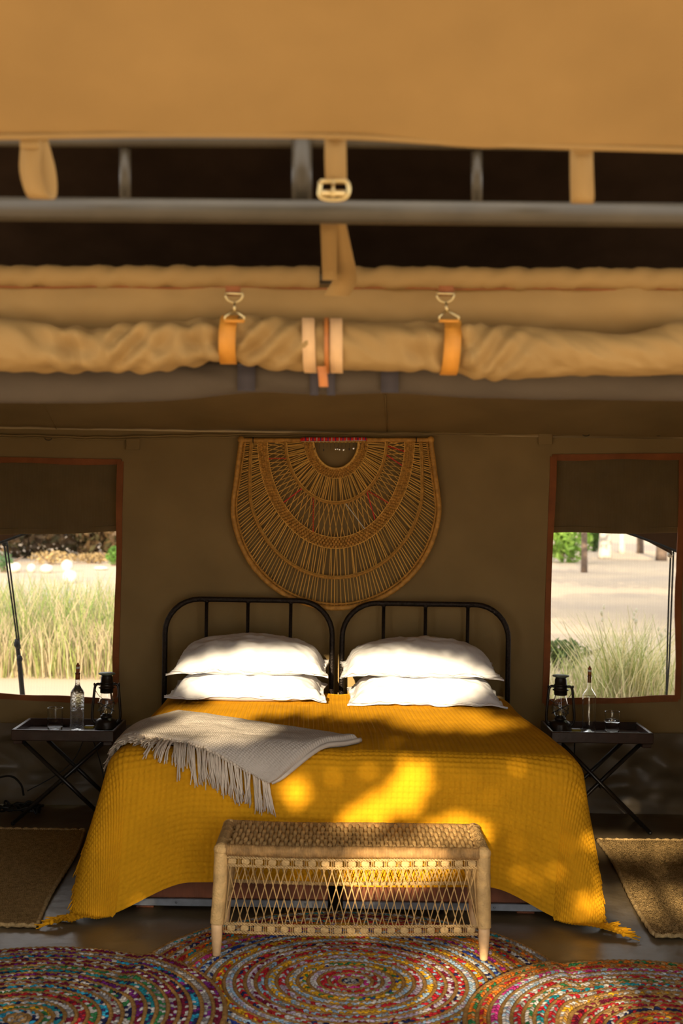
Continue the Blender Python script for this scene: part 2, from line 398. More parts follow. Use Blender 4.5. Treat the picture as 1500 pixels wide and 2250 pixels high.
# windows: brown tape frame, gauze, half-lowered blind
def window(name, W, tape, blind_l, blind_r):
    # outer corners are the tape's outer edge; the hole is W
    c = {k: np.array((v[0], v[1])) for k, v in W.items()}
    root = bpy.data.objects.new(name, None); COL.objects.link(root); root['kind'] = 'structure'
    cen = sum(c.values())/4; root.location = (cen[0], YW, cen[1])
    def strip(nm, a, b, inward):
        a = np.array(a); b = np.array(b); n = 22; t = np.linspace(0, 1, n)[:, None]
        e0 = a+(b-a)*t; inw = np.array(inward)*tape
        e0 = e0 - inw*.35; e1 = e0+inw
        y0 = wall_y(e0[:, 0], e0[:, 1])-.012-.004*np.abs(np.sin(t[:, 0]*40+a[0]*9))
        e1 = e1 + (.004*np.sin(t*9+a[0]*5))*np.array((inward[0], inward[1]))
        V = np.stack([np.stack([e0[:, 0], y0, e0[:, 1]], 1), np.stack([e1[:, 0], y0, e1[:, 1]], 1), np.stack([e1[:, 0], y0+.012, e1[:, 1]], 1), np.stack([e0[:, 0], y0+.012, e0[:, 1]], 1)], 1).reshape(-1, 3)
        mk(nm, (V, [tuple(f) for f in gridF(n, 4, cv=True)]+[(3, 2, 1, 0), tuple(range(n*4-4, n*4))]), M_strip, root, False)
    strip('frame_tape', c['tl'], c['tr'], (0, -1)); strip('frame_tape', c['bl'], c['br'], (0, 1))
    strip('frame_tape', c['bl'], c['tl'], (1, 0)); strip('frame_tape', c['br'], c['tr'], (-1, 0))
    s, t = np.meshgrid(np.linspace(0, 1, 16), np.linspace(0, 1, 20), indexing='ij')
    def quad(s, t): return (c['bl']*((1-s)*(1-t))[..., None]+c['br']*(s*(1-t))[..., None]+c['tl']*((1-s)*t)[..., None]+c['tr']*(s*t)[..., None])
    q = quad(s*1.06-.03, t*1.04-.02)
    mk('gauze', (np.stack([q[..., 0], YW+.035+0*s, q[..., 1]], -1).reshape(-1, 3), gridF(16, 20)[:, ::-1]), M_gauze, root)
    # blind: a hem and a sheet, from the top down to the given height
    s, t = np.meshgrid(np.linspace(-.04, 1.04, 30), np.linspace(0, 1, 24), indexing='ij')
    top = c['tl'][1]*(1-s)+c['tr'][1]*s+.05; low = blind_l*(1-s)+blind_r*s+.004*np.sin(s*8)
    xx = quad(s, .75+0*t)[..., 0]; zz = low+(top-low)*t
    yy = YW+.075+.008*np.sin(s*7+t*3)
    V1 = np.stack([xx, yy, zz], -1).reshape(-1, 3); V2 = V1+np.array((0, .006, 0)); n = len(V1)
    f = gridF(30, 24)
    bl = mk('blind', (np.vstack([V1, V2]), np.vstack([f[:, ::-1], f+n])), M_blind, root)
    xs = np.linspace(xx[0, 0], xx[-1, 0], 12); zl = np.interp(xs, xx[:, 0], low[:, 0])
    mk('blind_hem', tube(np.stack([xs, YW+.072+0*xs, zl+.034], 1), .0035, 6), M_blind, bl)
    return root
window('window_1', LW, .035, P(0, 1178, YW+.075)[2], P(262, 1168, YW+.075)[2])
window('window_2', RW, .036, P(1208, 1171, YW+.075)[2], P(1490, 1172, YW+.075)[2])

# ------------------------------------------------------------------ front of the tent: fly sheet, awning, frame, sleeve, rolled door
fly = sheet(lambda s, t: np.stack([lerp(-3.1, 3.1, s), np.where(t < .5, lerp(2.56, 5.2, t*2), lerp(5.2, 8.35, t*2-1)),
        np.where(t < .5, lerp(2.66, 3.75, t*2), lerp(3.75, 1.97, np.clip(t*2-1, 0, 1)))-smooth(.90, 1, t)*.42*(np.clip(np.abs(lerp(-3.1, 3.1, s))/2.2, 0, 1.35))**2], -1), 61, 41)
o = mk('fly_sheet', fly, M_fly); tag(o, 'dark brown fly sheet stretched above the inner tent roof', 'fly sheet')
tr = []
for x in np.linspace(-3.05, 3.05, 40):
    tr.append((x, 8.36, 1.97-.42*min(abs(x)/2.2, 1.35)**2))
mk('hem_webbing', ribbon(np.array(tr), (0, .3, 1), .035, .006), M_rope, o)

edge = [(-260, 306), (0, 304), (350, 299), (750, 303), (1030, 318), (1500, 333), (1760, 340)]
ep = bez([P(x, y, 2.34) for x, y in edge], 12)
n = len(ep); K = 14
rows = []
for k in range(K):
    t = k/(K-1)
    r = ep.copy(); r[:, 1] -= .62*t; r[:, 2] += .36*t+.035*t*(1-t); r[:, 0] *= 1+.25*t
    r[:, 2] += .012*fbm(ep[:, 0]*4, 0*ep[:, 0]+t*3, 77)
    rows.append(r)
V1 = np.stack(rows, 1).reshape(-1, 3); V2 = V1+np.array((0, .004, .006)); f = gridF(n, K); nn = len(V1)
rim = []
aw = mk('awning', (np.vstack([V1, V2]), np.vstack([f, f[:, ::-1]+nn])), M_tan)
tag(aw, 'broad tan canvas awning sloping up above the tent entrance', 'awning')
mk('awning_hem', tube(ep+np.array((0, -.002, .002)), .006, 6), M_tan, aw)

fr = thing('entrance_frame', P(750, 470, 2.5), 'grey steel pole frame running across under the awning', 'frame')
def pole(nm, pts, r, n=14): mk(nm, tube(np.array(pts), r, n), M_steel, fr)
pole('cross_pole', [P(-300, 456, 2.5), P(750, 466, 2.5), P(1800, 475, 2.5)], .0235)
pole('upper_pole', [P(-300, 308, 2.55), P(750, 312, 2.55), P(1800, 326, 2.55)], .012)
for x0, y0, y1, r, d in ((275, 306, 452, .0115, 2.56), (1047, 312, 460, .0115, 2.56), (663, 300, 452, .021, 2.54)):
    pole('upright', [P(x0, y0, d), P(x0, y1, d)], r)

# webbing straps hanging from the awning
def strap_loop(px, pw, y0, y1, d, label, twist=0.0):
    a = P(px, y0, d); b = P(px, y1, d); w_ = pw*d/F_PX
    root = thing('webbing_strap', a, label, 'strap', 'webbing straps under the awning')
    L_ = a[2]-b[2]
    path = [a+np.array((0, 0, .02)), a, a+(b-a)*.5+np.array((0, -.006, 0)), b+np.array((twist*.4, -.004, .01)), b+np.array((twist*.7, .012, 0)), b+np.array((twist, .028, .012)), a+(b-a)*.4+np.array((twist*.9, .03, 0)), a+np.array((twist*.3, .02, .02))]
    mk('band', ribbon(bez(path, 8), (1, 0, 0), w_, .003), M_tan, root)
    mk('stitched_end', box(a[0]-w_*.46, a[0]+w_*.46, a[1]-.012, a[1]-.004, a[2]-.006, a[2]+.02, .002), M_tan, root, False)
    return root
strap_loop(68, 46, 322, 432, 2.36, 'tan webbing strap looped beside a narrow upright, twisted open', .022)
strap_loop(1278, 48, 333, 442, 2.36, 'tan webbing strap hanging flat, without a buckle', .004)
s3 = strap_loop(736, 46, 302, 398, 2.36, 'tan webbing strap with a brass buckle by the thick upright', .002)
bk = P(732, 416, 2.34)
fr_ = [bk+np.array(v) for v in ((-.024, 0, .014), (.024, 0, .014), (.022, 0, -.016), (-.022, 0, -.016), (-.024, 0, .014))]
q = mk('buckle', tube(bez(fr_, 6), .0042, 8), M_brass, s3)
mk('buckle_prong', tube([bk+np.array((0, -.004, .014)), bk+np.array((0, -.006, -.016))], .003, 6), M_brass, q)
mk('buckle_roller', tube([bk+np.array((-.023, -.003, -.008)), bk+np.array((.023, -.003, -.008))], .006, 8), M_brass, q)

# tie straps from the cross pole down to the sleeve
ts = thing('tie_strap', P(735, 620, 2.9), 'tan canvas tie strap knotted from the pole to the door sleeve', 'strap')
mk('short_tail', ribbon(np.linspace(P(722, 484, 2.56), P(724, 614, 2.95), 6), (1, 0, 0), .034, .004), M_tan, ts)
mk('long_band', ribbon(bez([P(738, 482, 2.57), P(752, 560, 2.8), P(758, 612, 3.0), P(738, 650, 3.06)], 8), (1, .1, 0), np.linspace(.036, .064, 25), .004), M_roll, ts)

# sleeve + header panel + rolled door flap
DS = 3.16
hd = thing('door_header', P(750, 640, DS), 'tan canvas sleeve and header panel along the top of the doorway', 'canvas')
def sleeve(xa, xb):
    n, m = 90, 16; xs = np.linspace(xa, xb, n); ang = np.arange(m)*2*math.pi/m
    V = []
    for i, px in enumerate(xs):
        c = P(px, 610+ (px-750)*.004, DS); r = .026
        d = .0028*np.sin(px*.09+ang*2)*np.sin(px*.021)+.004*fbm(np.full(m, px*.05), ang*1.2+px*.03, 81)
        V.append(np.stack([np.full(m, c[0]), c[1]+(r+d)*np.cos(ang), c[2]+(r+d)*np.sin(ang)*1.06], 1))
    return np.vstack(V), [tuple(f) for f in gridF(n, m, cv=True)]+[tuple(range(m)), tuple(range((n-1)*m, n*m))[::-1]]
mk('sleeve', sleeve(-320, 702), M_roll, hd); mk('sleeve', sleeve(776, 1820), M_roll, hd)
mk('sleeve_pole', tube([P(-320, 607, DS), P(1820, 614, DS)], .015, 10), M_steel, hd)
n, m = 160, 18
V = []
for px in np.linspace(-320, 1820, n):
    for t in np.linspace(0, 1, m):
        c = P(px, 632+(px-750)*.004+t*110, DS)
        c[1] += -.03*math.sin(math.pi*t)+.05*t; V.append(c)
V = np.array(V); V[:, 1] += .016*fbm(V[:, 0]*7, V[:, 2]*9, 85)
mk('header_panel', (V, gridF(n, m)), M_roll, hd)
mk('stitch_line', tube(bez([P(x, 633+(x-750)*.004+1.5*math.sin(x*.02), DS-.006) for x in range(-320, 1821, 60)], 4), .0025, 5), M_strip, hd)

DR = 3.12
topc = [(-320, 700), (0, 701), (120, 712), (230, 722), (330, 708), (500, 699), (620, 703), (760, 706), (960, 708), (1060, 716), (1200, 722), (1360, 734), (1440, 722), (1500, 708), (1820, 705)]
botc = [(-320, 816), (0, 816), (200, 818), (360, 814), (440, 802), (506, 795), (560, 803), (640, 812), (760, 814), (860, 818), (970, 818), (1010, 822), (1048, 833), (1110, 830), (1300, 824), (1500, 823), (1820, 822)]
n, m = 420, 56
xs = np.linspace(-320, 1820, n); ang = np.arange(m)*2*math.pi/m
def cr(pts, xs):
    q = bez(pts, 12); return np.interp(xs, q[:, 0], q[:, 1])
tp, bt = cr(topc, xs), cr(botc, xs)
Vr = np.zeros((n, m, 3))
pinch = np.exp(-((xs-506)/18)**2)+np.exp(-((xs-995)/18)**2)
for i in range(n):
    a = P(xs[i], tp[i], DR); b = P(xs[i], bt[i], DR); c = (a+b)/2; rz = (a[2]-b[2])/2; ry = .065
    d = np.zeros(m)
    for x0, sg, amp, wdt in ((506, 1, .034, 150), (995, 1, .030, 110), (230, -1, .030, 130), (1060, 1, .026, 80)):
        g_ = np.exp(-((xs[i]-x0)/wdt)**2)*(1-math.exp(-((xs[i]-x0)/22)**2))
        d = d+amp*g_*np.sin(ang*3.0+(xs[i]-x0)*.055*(1 if xs[i] > x0 else -1)+x0)*np.sin((xs[i]-x0)*.045+ang*1.5)
    d = d+.020*fbm(np.full(m, xs[i]*.012)+np.sin(ang)*.9, np.cos(ang)*1.2+xs[i]*.004, 91)+.006*fbm(np.full(m, xs[i]*.03)+np.sin(ang)*1.6, np.cos(ang)*2+xs[i]*.01, 93)
    d = d-.010*pinch[i]
    Vr[i, :, 0] = c[0]; Vr[i, :, 1] = c[1]+(ry+d)*np.cos(ang); Vr[i, :, 2] = c[2]+(rz+d*.35)*np.sin(ang)
rl = mk('rolled_door_flap', (Vr.reshape(-1, 3), gridF(n, m, cv=True)[:, ::-1]), M_roll, loc=P(750, 760, DR))
tag(rl, 'rolled tan canvas door flap strapped up across the doorway', 'canvas roll')
def around(px, width_px, extra, a0, a1, slant=0.0):
    """a band lying on the front of the roll at a given place"""
    nA = 22; an = np.linspace(a0, a1, nA); i = int(np.argmin(abs(xs-px)))
    a = P(px, tp[i], DR); b = P(px, bt[i], DR); c = (a+b)/2; rz = (a[2]-b[2])/2
    t = np.linspace(0, 1, nA)
    return np.stack([c[0]+slant*t, c[1]+(.065+extra)*np.cos(an), c[2]+(rz+extra*.8)*np.sin(an)], 1), width_px*DR/F_PX
for px, sl_ in ((676, .008), (737, .004)):
    pth, w_ = around(px, 27, .006, math.radians(95), math.radians(275), sl_)
    mk('zip_tape', ribbon(pth, (1, 0, 0), w_, .004), M_zip, rl)
pth, w_ = around(716, 9, .007, math.radians(95), math.radians(275), .004)
mk('zip_teeth', ribbon(pth, (1, 0, 0), w_, .005), M_pull, rl)
zp = mk('zip_pull', ribbon(bez([P(706, 806, 3.06), P(709, 826, 3.055), P(711, 850, 3.06)], 6), (1, 0, 0), .022, .006), M_pull, rl)
for px, pyr in ((506, 655), (992, 655)):
    st = thing('roll_strap', P(px, 750, 3.04), 'orange leather strap with brass hook holding the roll, %s' % ('on the side of the zip pull' if px < 700 else 'beside the widest bulge of the roll'), 'strap', 'straps around the door roll')
    pth, w_ = around(px, 36, .004, math.radians(100), math.radians(272), (-.008 if px > 700 else -.004))
    mk('leather_band', ribbon(pth, (1, 0, 0), w_, .005), M_leather, st)
    p = P(px+8 if px < 700 else px-14, 640, 3.10); mk('anchor_loop', ribbon([p+np.array((0, -.025, .008)), p+np.array((0, -.03, -.008)), p+np.array((0, -.03, -.016))], (1, 0, 0), .036, .004), M_strip, st)
    c = P(px+8 if px < 700 else px-14, 652, 3.065); a = np.linspace(math.pi*1.0, math.pi*2.0, 12)
    mk('d_ring', tube(np.vstack([np.stack([c[0]+.021*np.cos(a), c[1]+0*a, c[2]+.006+.020*np.sin(a)], 1), [(c[0]+.021, c[1], c[2]+.008), (c[0]-.021, c[1], c[2]+.008)]]), .0028, 7), M_brass, st)
    h = P(px+9 if px < 700 else px-12, 672, 3.055); k0 = P(px+9 if px < 700 else px-6, 700, 3.05)
    hk = mk('hook', tube([h+np.array((0, 0, .008)), h+np.array((0, 0, -.004)), h+(k0-h)*.4], .003, 7), M_brass, st)
    for s in (-1, 1):
        mk('hook_arm', tube([h+(k0-h)*.35, k0+np.array((s*.024, 0, .004)), k0+np.array((s*.022, 0, -.006))], .0028, 7), M_brass, hk)
    mk('strap_loop', tube([k0+np.array((-.024, -.002, -.006)), k0+np.array((.024, -.002, -.006))], .004, 7), M_leather, st)

# gauze door rolled up behind it
DN = 3.34
n, m = 160, 28; xs2 = np.linspace(-320, 1820, n); ang = np.arange(m)*2*math.pi/m
b2 = cr([(-320, 886), (0, 886), (250, 884), (400, 878), (560, 862), (720, 868), (860, 864), (1100, 876), (1500, 882), (1820, 884)], xs2)
V = np.zeros((n, m, 3))
for i in range(n):
    a = P(xs2[i], 790, DN); b = P(xs2[i], b2[i], DN); c = (a+b)/2; rz = (a[2]-b[2])/2
    d = .010*fbm(np.full(m, xs2[i]*.01)+np.sin(ang), np.cos(ang)*1.2, 97)
    V[i, :, 0] = c[0]; V[i, :, 1] = c[1]+(.055+d)*np.cos(ang); V[i, :, 2] = c[2]+(rz+d*.3)*np.sin(ang)
nr = mk('gauze_door_roll', (V.reshape(-1, 3), gridF(n, m, cv=True)[:, ::-1]), M_net, loc=P(750, 840, DN))
tag(nr, 'grey-brown rolled gauze door hanging behind the canvas roll', 'gauze roll')
for px, pw, y1 in ((541, 38, 858), (690, 18, 868), (727, 18, 868), (856, 38, 862)):
    mk('roll_tie', ribbon(bez([P(px, 800, DN-.062), P(px, 830, DN-.066), P(px, y1, DN-.04)], 6), (1, 0, 0), pw*DN/F_PX, .004), M_netstrap, nr)

# ------------------------------------------------------------------ beds
ZT, YFOOT, RAD = .70, 5.47, .10
for s, who in ((-1, 'under the grey throw'), (1, 'without a throw')):
    x0, x1 = (-1.0, -.012) if s < 0 else (.012, 1.0)
    bed = thing('single_bed', ((x0+x1)/2, 6.4, 0), 'black iron single bed with railed headboard, the one %s' % who, 'bed', 'pair of single beds pushed together')
    mk('base_board', box(x0+.02, x1-.02, 5.53, 7.40, .062, .34, .004), M_bedwood, bed, False)
    mk('metal_strip', box(x0+.02, x1-.02, 5.512, 5.53, .032, .064, .002), M_bedmetal, bed, False)
    for bx in np.linspace(x0+.12, x1-.12, 5):
        mk('screw', ellipsoid((bx, 5.511, .048), (.005, .003, .005), 6, 4), M_bedmetal, bed)
    for bx in (x0+.16, x1-.16):
        for by in (5.62, 7.25):
            mk('leg', box(bx-.04, bx+.04, by-.04, by+.04, 0, .062, .004), M_bedwood, bed, False)
    mt = mk('mattress', box(x0+.012, x1-.012, 5.555, 7.36, .342, ZT-.022, .05), M_matt, bed, False)
    # headboard: measured from the photo on its own plane
    dH = 7.42
    if s < 0: L_, R_, T_, bars = 360, 727, 1314, (452, 543, 637)
    else: L_, R_, T_, bars = 749, 1114, 1327, (841, 933, 1026)
    pl, pr_ = P(L_, 1560, dH), P(R_, 1560, dH); zt = P((L_+R_)/2, T_+ (4 if s < 0 else 0), dH)[2]
    rc = .20
    path = [(pl[0], dH, .25), (pl[0], dH, zt-rc)]
    for a in np.linspace(0, math.pi/2, 9)[1:]: path.append((pl[0]+rc*(1-math.cos(a)), dH, zt-rc+rc*math.sin(a)))
    for a in np.linspace(math.pi/2, 0, 9): path.append((pr_[0]-rc*(1-math.cos(a)), dH, zt-rc+rc*math.sin(a)))
    path.append((pr_[0], dH, .25))
    hb = mk('headboard_frame', tube(np.array(path), .0155, 12), M_iron, bed)
    for bx in bars:
        p = P(bx, 1440, dH)
        mk('headboard_bar', tube([(p[0], dH, .35), (p[0], dH, zt)], .0105, 10), M_iron, bed)
        mk('weld', ellipsoid((p[0], dH, zt-.012), (.016, .016, .012), 8, 5), M_iron, hb)

# ------------------------------------------------------------------ mustard blanket
A_ = 1.0-RAD; YIN = YFOOT+RAD
LS, LF, BUMP = math.radians(12), math.radians(3), math.radians(5)
def drape(u, Yc):
    u = np.asarray(u, dtype=float); Yc = np.asarray(Yc, dtype=float)
    su = np.maximum(0, np.abs(u)-A_); sv = np.maximum(0, YIN-Yc); sg = np.sign(u)
    r = np.hypot(su, sv); ph = np.arctan2(sv, su+1e-9)
    pn = ph/(math.pi/2)
    headf = smooth(YIN, 7.2, Yc)
    lean = (LS-.10*headf)*(1-pn)+LF*pn+BUMP*np.sin(2*ph)**2
    lean = lean + .05*pn*np.sin(u*5.2+.6)*np.clip(r/.5, 0, 1)+.05*(1-pn)*np.sin(Yc*7.0+sg)*np.clip(r/.5, 0, 1)*(sv <= 0)
    th = math.pi/2-lean; arc = RAD*th; inside = r < arc
    out = np.where(inside, RAD*np.sin(r/RAD), RAD*np.sin(th)+(r-arc)*np.cos(th))
    dn = np.where(inside, RAD*(1-np.cos(np.clip(r/RAD, 0, 2))), RAD*(1-np.cos(th))+(r-arc)*np.sin(th))
    H = ZT-.012; ex = np.maximum(0, dn-H)/np.sin(np.maximum(th, .2))
    out = out-ex*np.cos(th)+ex; dn = np.minimum(dn, H)
    az = (math.pi/2)*pn**1.25
    x = sg*(np.minimum(np.abs(u), A_)+out*np.cos(az)*(r > 0))
    y = np.maximum(Yc, YIN)-out*np.sin(az)*(r > 0)
    topw = (np.cos(np.clip(x/1.1, -1, 1)*math.pi/2)*.012+.006*fbm(x*3, y*3, 111)-.01*np.exp(-(x/.05)**2)*.5)
    z = ZT-dn+topw*np.clip(1-r/.3, 0, 1)
    z = z+.014*(ex > 0)*np.abs(np.sin(x*23+y*17))*smooth(0, .05, ex)
    ft = smooth(7.0, 5.75, y)               # the beds stand a little apart at the foot
    x = x+ft*(.035*np.clip(z/.6, 0, 1)+.042*np.clip(x/.9, -1, 1))
    return np.stack([x, y, z], -1)
def normals(Pm):
    du = np.gradient(Pm, axis=0); dv = np.gradient(Pm, axis=1); n_ = np.cross(du, dv)
    n_ /= (np.linalg.norm(n_, axis=-1, keepdims=True)+1e-12); return n_
def waffle(nu, nv, sub, h):
    a = np.arange(nu) % sub; prof = np.array([1.0, .30, 0.0, .30]) if sub == 4 else np.array([1, .0, .0])
    b = np.arange(nv) % sub
    return h*np.maximum(prof[a][:, None], prof[b][None, :])
HS, HF, CELL = .535, .603, .0235
def dip(u): return .15*smooth(.60, 1.0, np.abs(u))
U0, V0, V1_ = A_+HS, 7.24, YIN-HF
ncu = int(2*U0/CELL); ncv = int((V0-V1_)/CELL); nu, nv = ncu*4+1, ncv*4+1
uu = np.linspace(-U0, U0, nu); vv = np.linspace(V1_, V0, nv)
UU, VV = np.meshgrid(uu, vv, indexing='ij')
VV = VV-dip(UU)*smooth(YIN+.3, V1_, VV)
Pb = drape(UU, VV); Nb = normals(Pb)
Nb *= np.sign(Nb[nu//2, nv-40, 2])
Pb = Pb+Nb*waffle(nu, nv, 4, .0075)[..., None]
bl = mk('mustard_blanket', (Pb.reshape(-1, 3), gridF(nu, nv)), M_mustard, loc=(0, 6.3, 0))
tag(bl, 'mustard yellow waffle-weave blanket spread over both beds', 'blanket')
def tassel(path, r, seed, spread):
    rr = np.random.default_rng(seed); b_ = B()
    for k in range(6):
        off = rr.normal(0, 1, 3)*spread; t = np.linspace(0, 1, len(path))[:, None]
        wob = np.cumsum(rr.normal(0, spread*.35, (len(path), 3)), axis=0)
        b_.add(tube(path+off*t**.7+wob*t, np.linspace(r, r*.55, len(path)), 5))
    b_.add(ellipsoid(path[0], (r*2.6, r*2.6, r*2.6), 6, 4))
    return b_
for sg in (-1, 1):
    for i, yc in enumerate(np.arange(V1_-.14, 6.45, .036)):
        L_ = .085 if yc > 5.3 else .055; c = drape(sg*U0, yc)
        d = drape(sg*(U0), yc)-drape(sg*(U0-.03), yc); d /= np.linalg.norm(d)
        t = np.linspace(0, 1, 6)[:, None]
        path = c+d*L_*t; path[:, 2] = np.maximum(path[:, 2]-.01*t[:, 0], .009+.002*rng.random())
        mk('tassel', tassel(path, .0042, 1000+i+(500 if sg > 0 else 0), .006), M_tassel, bl)

# ------------------------------------------------------------------ grey throw, folded, over the foot corner
def on_bed(px, py, z=ZT+.02):
    p = G(px, py, z); return p[0], p[1]
def cloth_front(px, py):                 # front face -> cloth coordinates
    p = P(px, py, YFOOT-.03); return p[0], YIN-(RAD*1.5+max(0, (ZT-RAD)-p[2]))
Q1 = np.array(on_bed(392, 1572)); Q2 = np.array(on_bed(772, 1634)); Q3 = np.array(cloth_front(584, 1728)); Q4 = np.array((-1.07, Q1[1]-.42))
Q4 = np.array((-A_-.16, on_bed(300, 1622)[1]+.10))
QM = np.array(on_bed(648, 1652))         # the dip in the right-hand edge
CT = .0165; LU = np.linalg.norm(Q2-Q1); LV = np.linalg.norm(Q4-Q1)
nu, nv = int(LU/CT)*4+1, int(.85/CT)*4+1
s, t = np.meshgrid(np.linspace(0, 1, nu), np.linspace(0, 1, nv), indexing='ij')
q = Q1*((1-s)*(1-t))[..., None]+Q2*(s*(1-t))[..., None]+Q4*((1-s)*t)[..., None]+Q3*(s*t)[..., None]
q += (QM-(Q2+Q3)/2)*(4*t*(1-t)*smooth(.35, 1, s))[..., None]*.8
q += np.array((.05, .10))*(np.sin(math.pi*s)*smooth(.6, 1, t))[..., None]*-.35
base = drape(q[..., 0], q[..., 1])
Nn = normals(base); Nn *= np.sign(np.mean(Nn[..., 2]))
edge_ = np.minimum(np.minimum(s*LU, (1-s)*LU), np.minimum(t*LV, (1-t)*LV+.0))
thick = .030*np.sqrt(np.clip(1-(1-np.clip(edge_/.022, 0, 1))**2, 0, 1))+.010*np.exp(-((s-.25)/.2)**2-((t-.3)/.25)**2)+.012*np.exp(-((1-s)*LU/.06)**2)*np.sqrt(np.clip(edge_/.03, 0, 1))
thick = thick+.010*fbm(s*5+t*2, t*4-s, 131)*np.clip(edge_/.05, 0, 1)
top = base+Nn*(thick+.012)[..., None]+Nn*(waffle(nu, nv, 4, .0050)*np.clip(edge_/.01, 0, 1))[..., None]
bot = base+Nn*.010
f = gridF(nu, nv)
th_ = mk('folded_throw', (np.vstack([top.reshape(-1, 3), bot.reshape(-1, 3)]), np.vstack([f, f[:, ::-1]+nu*nv])), M_throw, loc=(-.5, 6.0, ZT))
tag(th_, 'pale grey fringed throw folded over the corner of the mustard blanket', 'throw')
# fold line showing as a second layer along the right-hand edge
lay = base[-1, :, :]+Nn[-1, :, :]*.022
mk('fold_edge', tube(lay[::6]+np.array((.004, -.004, .004)), .011, 8), M_throw, th_)
ed = q[:, -1, :]; dirq = (q[:, -1, :]-q[:, -2, :]); dirq /= np.linalg.norm(dirq, axis=1, keepdims=True)
nt = 62
for i in range(nt):
    k = int((i+.5)/nt*(nu-1)); L_ = .105*(.85+.3*rng.random()); tt = np.linspace(-.02, 1, 9)
    e = ed[k]; wk = float(smooth(.15, .6, k/(nu-1))); dq = dirq[k]*(1-wk)+np.array((.14, -1.0))*wk+rng.normal(0, .09, 2); L_ *= 1+.30*wk
    path = np.array([drape(e[0]+dq[0]*L_*a, e[1]+dq[1]*L_*a) for a in tt])
    a2 = np.array([drape(e[0]+dq[0]*L_*a+.002, e[1]+dq[1]*L_*a) for a in tt]); a3 = np.array([drape(e[0]+dq[0]*L_*a, e[1]+dq[1]*L_*a+.002) for a in tt])
    nrm = np.cross(a2-path, a3-path); nrm /= (np.linalg.norm(nrm, axis=1, keepdims=True)+1e-12)
    nrm *= np.where(nrm[:, 2:3]*1+(-nrm[:, 1:2])*.5 < 0, -1, 1)
    path = path+nrm*(.020+.010*rng.random()-.006*tt[:, None])+np.array((0, 0, .006*rng.random()))
    mk('fringe_tassel', tassel(path, .0040, 3000+i, .0055), M_fringe, th_)

# ------------------------------------------------------------------ pillows
def pillow(cx, cy, z0, wx, wy, T, tilt, seed, droop, label):
    nu, nv = 90, 60
    s, t = np.meshgrid(np.linspace(-1, 1, nu), np.linspace(-1, 1, nv), indexing='ij')
    # pinched outline: corners reach out, sides draw in a little
    x = s*wx/2*(1-.035*(1-t*t)*np.abs(s)**3*0-.02*(1-np.abs(s))*0); y = t*wy/2
    x = x*(1-.045*(1-np.abs(t)**2)*np.abs(s)**4); y = y*(1-.05*(1-np.abs(s)**2)*np.abs(t)**4)
    fl = .93                                     # flange starts here
    cs = np.clip(np.abs(s)/fl, 0, 1); ct = np.clip(np.abs(t)/.90, 0, 1)
    core = ((1-cs**2.6)*(1-ct**2.4))**.55
    wr = fbm(s*3+seed, t*2.5, seed, 3); wr2 = fbm(s*9+t*3+seed, t*5-s*2, seed+5, 2)
    crease = np.exp(-((np.maximum(cs, ct)-.93)/.10)**2)
    up = T*.70*core*(1+.12*wr)+.012*wr2*core**.4+.022*crease*fbm(s*13+seed, t*8, seed+3, 2)*np.clip(1-core, 0, 1)
    lo = T*.30*core*(1+.1*wr)
    r2 = np.maximum(np.abs(s), np.abs(t))
    dr = -droop*smooth(.80, 1.0, r2)*(.5+.5*np.abs(s)**6)-.016*smooth(.86, 1, r2)*fbm(s*5+seed, t*4, seed+9, 2)
    zm = T*.30+dr
    th = .004
    c, s_ = math.cos(tilt), math.sin(tilt)
    def place(z):
        return np.stack([cx+x, cy+y*c, z0+z+y*s_], -1).reshape(-1, 3)
    V = np.vstack([place(zm+up+th), place(zm-lo-th)]); f = gridF(nu, nv); n_ = nu*nv
    rimi = list(range(0, nv))+[i*nv+nv-1 for i in range(1, nu)]+[(nu-1)*nv+j for j in range(nv-2, -1, -1)]+[i*nv for i in range(nu-2, 0, -1)]
    side = np.array([(rimi[k], rimi[k]+n_, rimi[(k+1) % len(rimi)]+n_, rimi[(k+1) % len(rimi)]) for k in range(len(rimi))])
    o = mk('pillow', (V, np.vstack([f, f[:, ::-1]+n_, side])), M_pillow, loc=(cx, cy, z0))
    # stitched line where the flange begins
    k = []
    ss = np.linspace(-1, 1, 40)
    for a, b in ((ss*.93, 0*ss-.92),):
        i = np.round((a+1)/2*(nu-1)).astype(int); j = np.round((b+1)/2*(nv-1)).astype(int)
        k = np.array(V[:n_]).reshape(nu, nv, 3)[i, j]
    mk('flange_seam', tube(k+np.array((0, -.0005, .0005)), .0022, 5), M_pillow, o)
    tag(o, label, 'pillow', 'white pillows stacked on the beds')
    return o
xl = P(548, 1450, 7.1)[0]; xr = P(922, 1450, 7.1)[0]; xr2 = P(930, 1450, 7.1)[0]
pillow(xl, 7.10, ZT+.012, .875, .56, .165, .03, 3, .012, 'white flanged pillow under another one, on the bed with the throw')
pillow(xl+.005, 7.12, ZT+.150, .88, .54, .205, .04, 8, .040, 'white flanged pillow on top of its stack, on the bed with the throw')
pillow(xr2+.005, 7.06, ZT+.008, .86, .56, .165, .03, 14, .030, 'white flanged pillow under another one, on the bed without a throw')
pillow(xr-.003, 7.12, ZT+.148, .89, .54, .205, .04, 19, .034, 'white flanged pillow on top of its stack, on the bed without a throw')

